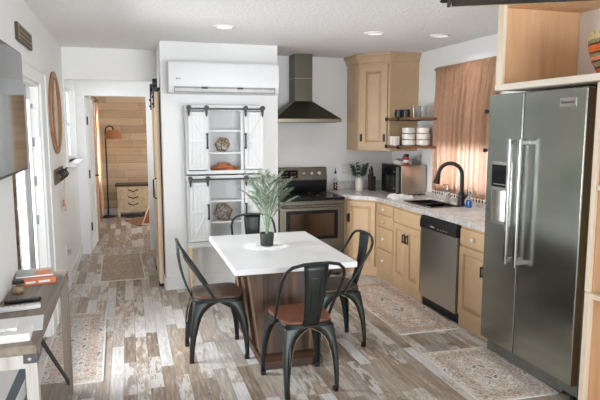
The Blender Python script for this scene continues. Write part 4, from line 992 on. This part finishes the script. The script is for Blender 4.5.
solo(b, 'hide_rug', mat('burnt orange rug weave', (152, 112, 82), .9, var=.2, nscale=9, bump=.3), 'burnt orange rug on the bedroom floor before the dresser', 'rug')
b = MB().poly3([(.305, 9.90, .012), (.30, 10.05, .02), (.16, 10.45, .012), (.34, 10.2, .50)], (.03, 0, 0))
t = thing('leaning_board', 'pale triangular wooden board leaning inside the bedroom doorway', 'board', (.3, 10.1, .01))
MB().poly3([(.17, 10.0, .0105), (.33, 9.95, .0105), (.345, 10.02, .47)], (.01, .03, 0)).build('board', M['ash'], t, bevel=.002)
MB().poly3([(.20, 9.985, .04), (.31, 9.955, .04), (.325, 9.99, .36)], (.0, -.004, 0)).build('painted_face', M['terracotta'], t)

# ------------------------------------------------------------------ left wall things
t = thing('television', 'wall mounted flat television at the left edge of the photo', 'television', (-.60, 3.1, 1.40))
MB().box(-.625, -.585, 2.45, 3.765, 1.405, 2.09).build('housing', M['blackplastic'], t, bevel=.006)
MB().box(-.586, -.582, 2.462, 3.752, 1.422, 2.078).build('screen', M['tvglass'], t)
MB().box(XL, -.625, 2.9, 3.3, 1.6, 1.9).build('wall_mount', M['black'], t)
t = thing('hanging_sign', 'small dark wooden sign with tan lettering above the patio door', 'sign', (XL, 4.21, 2.19))
MB().box(XL, XL + .018, 3.935, 4.485, 2.192, 2.30).build('board', M['darkwood'], t, bevel=.002)
MB().box(XL + .016, XL + .021, 3.955, 4.465, 2.20, 2.292).build('painted_panel', M['tan'], t)
b = MB(); rnd = random.Random(5)
for j in range(3):
    y = 3.975
    while y < 4.43:
        L_ = rnd.uniform(.02, .05); b.box(XL + .02, XL + .0225, y, min(4.45, y + L_), 2.206 + j * .029, 2.224 + j * .029); y += L_ + .014
b.build('lettering', M['darkwood'], t)
# oval frame of open wood
t = thing('oval_frame', 'tall oval wooden wall frame with curved bars beside the patio door', 'frame', (XL, 5.75, 1.40))
cy_, cz_, ry, rz = 5.75, 1.79, .43, .375
b = MB(); rings = []
for k in range(56):
    a = 2 * PI * k / 56; c, s_ = math.cos(a), math.sin(a)
    rings.append([(XL + x, cy_ + (ry + d) * c, cz_ + (rz + d) * s_) for x, d in ((0, -.06), (.016, -.056), (.02, -.025), (.016, 0), (0, .0))])
rings.append(rings[0]); b.rings(rings, cap=False); b.build('oval_rim', M['oval'], t)
MB().poly3([(XL + .001, cy_ + (ry - .04) * math.cos(2 * PI * k / 40), cz_ + (rz - .04) * math.sin(2 * PI * k / 40)) for k in range(40)], (.003, 0, 0)).build('backing', mat('pale backing', (218, 208, 196), .7), t)
for sg in (-1, 1):
    pts = [(XL + .012, cy_ + sg * (.11 + .10 * (1 - (f * 2 - 1) ** 2)) , cz_ - .33 + .66 * f) for f in [k / 12 for k in range(13)]]
    MB().tube(pts, [.010] * 13, 8).build('curved_bar', M['oval'], t)
# key rack with a lanyard
t = thing('key_rack', 'dark wooden key rack with black hooks beside the hall window', 'key rack', (XL, 5.75, 1.15))
MB().box(XL, XL + .016, 5.43, 6.05, 1.15, 1.285).build('board', M['rack'], t, bevel=.003)
for k in range(5):
    y = 5.50 + k * .12; MB().tube([(XL + .016, y, 1.26), (XL + .05, y, 1.25), (XL + .07, y, 1.215), (XL + .055, y, 1.185), (XL + .04, y, 1.20)], .007, 8).lathe([(.004, 0), (.012, .006), (.004, .014)], (XL + .06, y, 1.262), 8).build('hook', M['black'], t)
t = thing('key_lanyard', 'thin cord with orange tag hanging from the key rack', 'key tag', (XL + .045, 5.86, .86))
MB().tube([(XL + .045, 5.86, 1.19), (XL + .03, 5.87, 1.0), (XL + .025, 5.87, .96)], .002, 6).build('cord', M['greyplastic'], t)
MB().prism(rrect(XL + .02, XL + .028, 5.84, 5.92, .003, 2), .90, .97).build('tag', M['orange'], t, bevel=.003)
MB().prism(rrect(XL + .03, XL + .036, 5.89, 5.95, .002, 2), .855, .92).build('small_tag', mat('pale orange tag', (232, 150, 110), .5), t)
t = thing('power_outlet', 'white wall outlet with plug low on the left wall', 'outlet', (XL, 6.18, .36))
MB().box(XL, XL + .006, 6.10, 6.26, .36, .48).build('plate', M['whiteplastic'], t, bevel=.002)
MB().box(XL + .006, XL + .035, 6.15, 6.22, .37, .41).build('plug', M['greyplastic'], t, bevel=.004)
MB().box(XL + .005, XL + .009, 6.16, 6.20, .43, .46).build('socket', M['greyplastic'], t)

# ------------------------------------------------------------------ console table
CZt = .785; cy0, cy1, cx0, cx1 = 2.42, 3.69, -.636, -.385
t = thing('console_table', 'narrow weathered grey wood console table with black straps at lower left', 'table', (-.51, 3.05, 0))
MB().box(cx0, cx1, cy0, cy1, CZt - .04, CZt).build('table_top', M['driftwood'], t, bevel=.002)
MB().box(cx0, cx1 - .01, cy0 + .01, cy1 - .01, .045, .075).build('lower_shelf', M['driftwood'], t, bevel=.002)
MB().box(cx0, cx1, cy0, cy0 + .022, CZt - .095, CZt - .04).build('end_rail', M['driftpale'], t)
MB().box(cx0, cx1, cy1 - .022, cy1, CZt - .08, CZt - .04).build('end_rail', M['driftz'], t)
for x_ in (cx0, cx1 - .045):
    for y_, m_ in ((cy0, 'driftpale'), (cy1 - .05, 'driftz')):
        lg = MB().box(x_, x_ + .045, y_ + .001, y_ + .049, 0, CZt - .041).build('leg', M[m_], t, bevel=.002)
for y_ in (cy0 - .003, cy1 - .035):
    br = MB().box(cx1 - .05, cx1 + .003, y_, y_ + .038, CZt - .075, CZt - .036).build('corner_strap', mat('dull zinc strap', (92, 90, 90), .45, .6) if 'dull zinc strap' not in bpy.data.materials else bpy.data.materials['dull zinc strap'], t, bevel=.002)
    MB().lathe([(.007, 0), (.005, .004)], (cx1 - .025, 0, 0), 10).bm.free()
    rv = MB().tube([(cx1 - .026, y_ - .004, CZt - .055), (cx1 - .026, y_ + .002, CZt - .055)], .007, 10); rv.build('rivet', M['chrome'], br)
MB().bar((cx1 - .02, cy0 + .22, CZt - .045), (cx1 - .02, cy1 - .05, .085), .028, .006).build('long_brace', M['rubber'], t)
MB().bar((cx1 - .05, cy0 + .02, CZt - .10), (cx0 + .02, cy0 + .02, .3), .035, .006).build('end_brace', mat('blue grey strap', (70, 76, 80), .45, .5), t)
def item(b, name, m, lab, cat, rz, c, grp=None, **kw):
    b.bm.transform(Matrix.Translation(c) @ Matrix.Rotation(R(rz), 4, 'Z')); return solo(b, name, m, lab, cat, grp, **kw)
z = CZt
t = thing('orange_book', 'thick orange book lying at the far end of the console table', 'book', (-.54, 3.48, z), R(14))
MB().box(-.10, .10, -.09, .09, 0, .004).box(-.10, .10, -.09, .09, .030, .034).box(-.10, .10, -.094, -.089, 0, .034).build('cover', M['orange'], t, local=True)
MB().box(-.096, .097, -.088, .086, .004, .030).build('pages', M['paper'], t, local=True)
MB().box(-.055, -.005, -.0952, -.0938, .010, .022).box(.01, .07, -.0952, -.0938, .010, .022).build('spine_lettering', M['paper'], t, local=True)
t = thing('magazine', 'grey and orange magazine on top of the orange book', 'magazine', (-.54, 3.50, z + .0345), R(9))
MB().box(-.10, .095, -.075, .095, 0, .012).build('cover', M['greypaper'], t, local=True, bevel=.002)
MB().box(.0, .085, -.07, .05, .012, .0128).build('cover_picture', M['orange'], t, local=True)
MB().box(-.098, .092, -.076, -.0745, .002, .010).build('spine', M['paper'], t, local=True)
t = thing('candle_jar', 'small glass candle jar with black lid on the console table', 'candle', (-.583, 3.235, z))
MB().lathe([(.026, 0), (.028, .006), (.028, .052), (.025, .055)], (-.583, 3.235, z), 20).build('jar', M['glass'], t)
MB().lathe([(.024, .004), (.024, .035)], (-.583, 3.235, z), 20).build('wax', mat('honey wax', (206, 150, 84), .4), t)
MB().lathe([(.0284, .014), (.0284, .04)], (-.583, 3.235, z), 20, cap=False).build('label_band', M['tan'], t)
MB().lathe([(.029, .054), (.029, .068), (.026, .071)], (-.583, 3.235, z), 20).build('lid', M['black'], t)
t = thing('remote_control', 'black remote control lying on the console table', 'remote control', (-.535, 3.06, z), R(10))
MB().prism(rrect(-.085, .085, -.02, .02, .018), 0, .019).build('body', M['blackplastic'], t, local=True, bevel=.006, seg=3)
for k in range(5): MB().lathe([(.005, .0185), (.005, .0205)], (-.06 + k * .022, 0, 0), 10).build('button', M['greyplastic'], t, local=True)
t = thing('remote_control', 'white remote control lying nearer the camera on the console table', 'remote control', (-.53, 2.93, z), R(10))
MB().prism(rrect(-.105, .095, -.022, .022, .012), 0, .020).build('body', M['whiteplastic'], t, local=True, bevel=.005, seg=3)
for k in range(5): MB().lathe([(.005, .0195), (.005, .0215)], (-.07 + k * .024, 0, 0), 10).build('button', M['greyplastic'], t, local=True)
item(MB().box(-.10, .105, -.11, .10, 0, .003), 'envelope', M['paper'], 'flat white envelope at the near edge of the console table', 'envelope', 6, (-.50, 2.70, z))
t = thing('white_box', 'low white box nearest the camera on the console table', 'box', (-.52, 2.545, z), R(3))
MB().box(-.115, .10, -.075, .06, .0035, .032).build('base', M['paper'], t, local=True, bevel=.002)
MB().box(-.117, .102, -.077, .062, .0, .0035).build('bottom_flap', M['paper'], t, local=True)
t = thing('paper_stack', 'stack of printed papers on the low white box', 'papers', (-.545, 2.57, z + .0325), R(5))
MB().box(-.085, .07, -.06, .06, 0, .014).build('sheets', M['paper'], t, local=True, bevel=.002)
b = MB()
for k in range(3): b.box(-.075, .055 - .01 * k, -.0608, -.0595, .002 + k * .004, .004 + k * .004)
b.build('print_lines', M['greyplastic'], t, local=True)
pts = [(-.625, 2.62, .68), (-.615, 2.55, .5), (-.59, 2.52, .42), (-.575, 2.55, .34), (-.60, 2.6, .3), (-.62, 2.62, .2), (-.6, 2.65, .085)]
solo(MB().tube(pts, .005, 8), 'power_cable', M['black'], 'black power cable hanging behind the console table', 'cable')

# ------------------------------------------------------------------ ceiling
for x, y, lab in ((.806, 4.907, 'recessed ceiling light above the dining table'), (2.152, 4.846, 'recessed ceiling light between the hood and the window'), (2.787, 4.80, 'recessed ceiling light closest to the kitchen curtain')):
    t = thing('recessed_light', lab, 'light', (x, y, CZ), 0, 'recessed ceiling lights')
    MB().lathe([(.095, 0), (.09, -.008), (.07, -.010), (.066, -.004), (.066, 0)], (x, y, CZ), 28).build('trim_ring', M['trim'], t)
    MB().lathe([(.066, -.003), (.05, -.005)], (x, y, CZ), 28).build('diffuser', M['lamp'], t)
    l = bpy.data.lights.new('led_downlight', 'AREA'); l.shape = 'DISK'; l.size = .13; l.energy = 3; l.color = (1, .98, .95); l.spread = R(150)
    o = bpy.data.objects.new('led_downlight', l); C.objects.link(o); o.location = (0, 0, -.012); o.parent = t
t = thing('pendant_lamp', 'dark rectangular box hanging from the ceiling at the upper right', 'lamp', (1.7, 2.1, 2.2))
fmx = Matrix.Translation((1.404, 2.366, 2.197)) @ Matrix.Rotation(math.atan2(2.08 - 2.366, 1.931 - 1.404), 4, 'Z')
def pb(b): b.bm.transform(fmx); return b
pb(MB().box(0.02, .78, -.30, 0, .0, .04)).build('box', M['black'], t, bevel=.003)
pb(MB().box(0, .016, -.305, .003, -.003, .048)).build('end_board', M['darkwood'], t, bevel=.002)
pb(MB().box(.02, .5, .0005, .003, -.002, .003)).build('edge_strip', M['tan'], t)
pb(MB().tube([(-.02, -.02, .02), (.0, -.02, .02)], .008, 8).lathe([(.006, -.006), (.012, 0), (.006, .006)], (-.022, -.02, .02), 8)).build('bolt', M['black'], t)
for k in (.15, .65): pb(MB().tube([(k, -.15, .04), (k, -.15, CZ - 2.197)], .006, 8)).build('hanging_rod', M['black'], t)
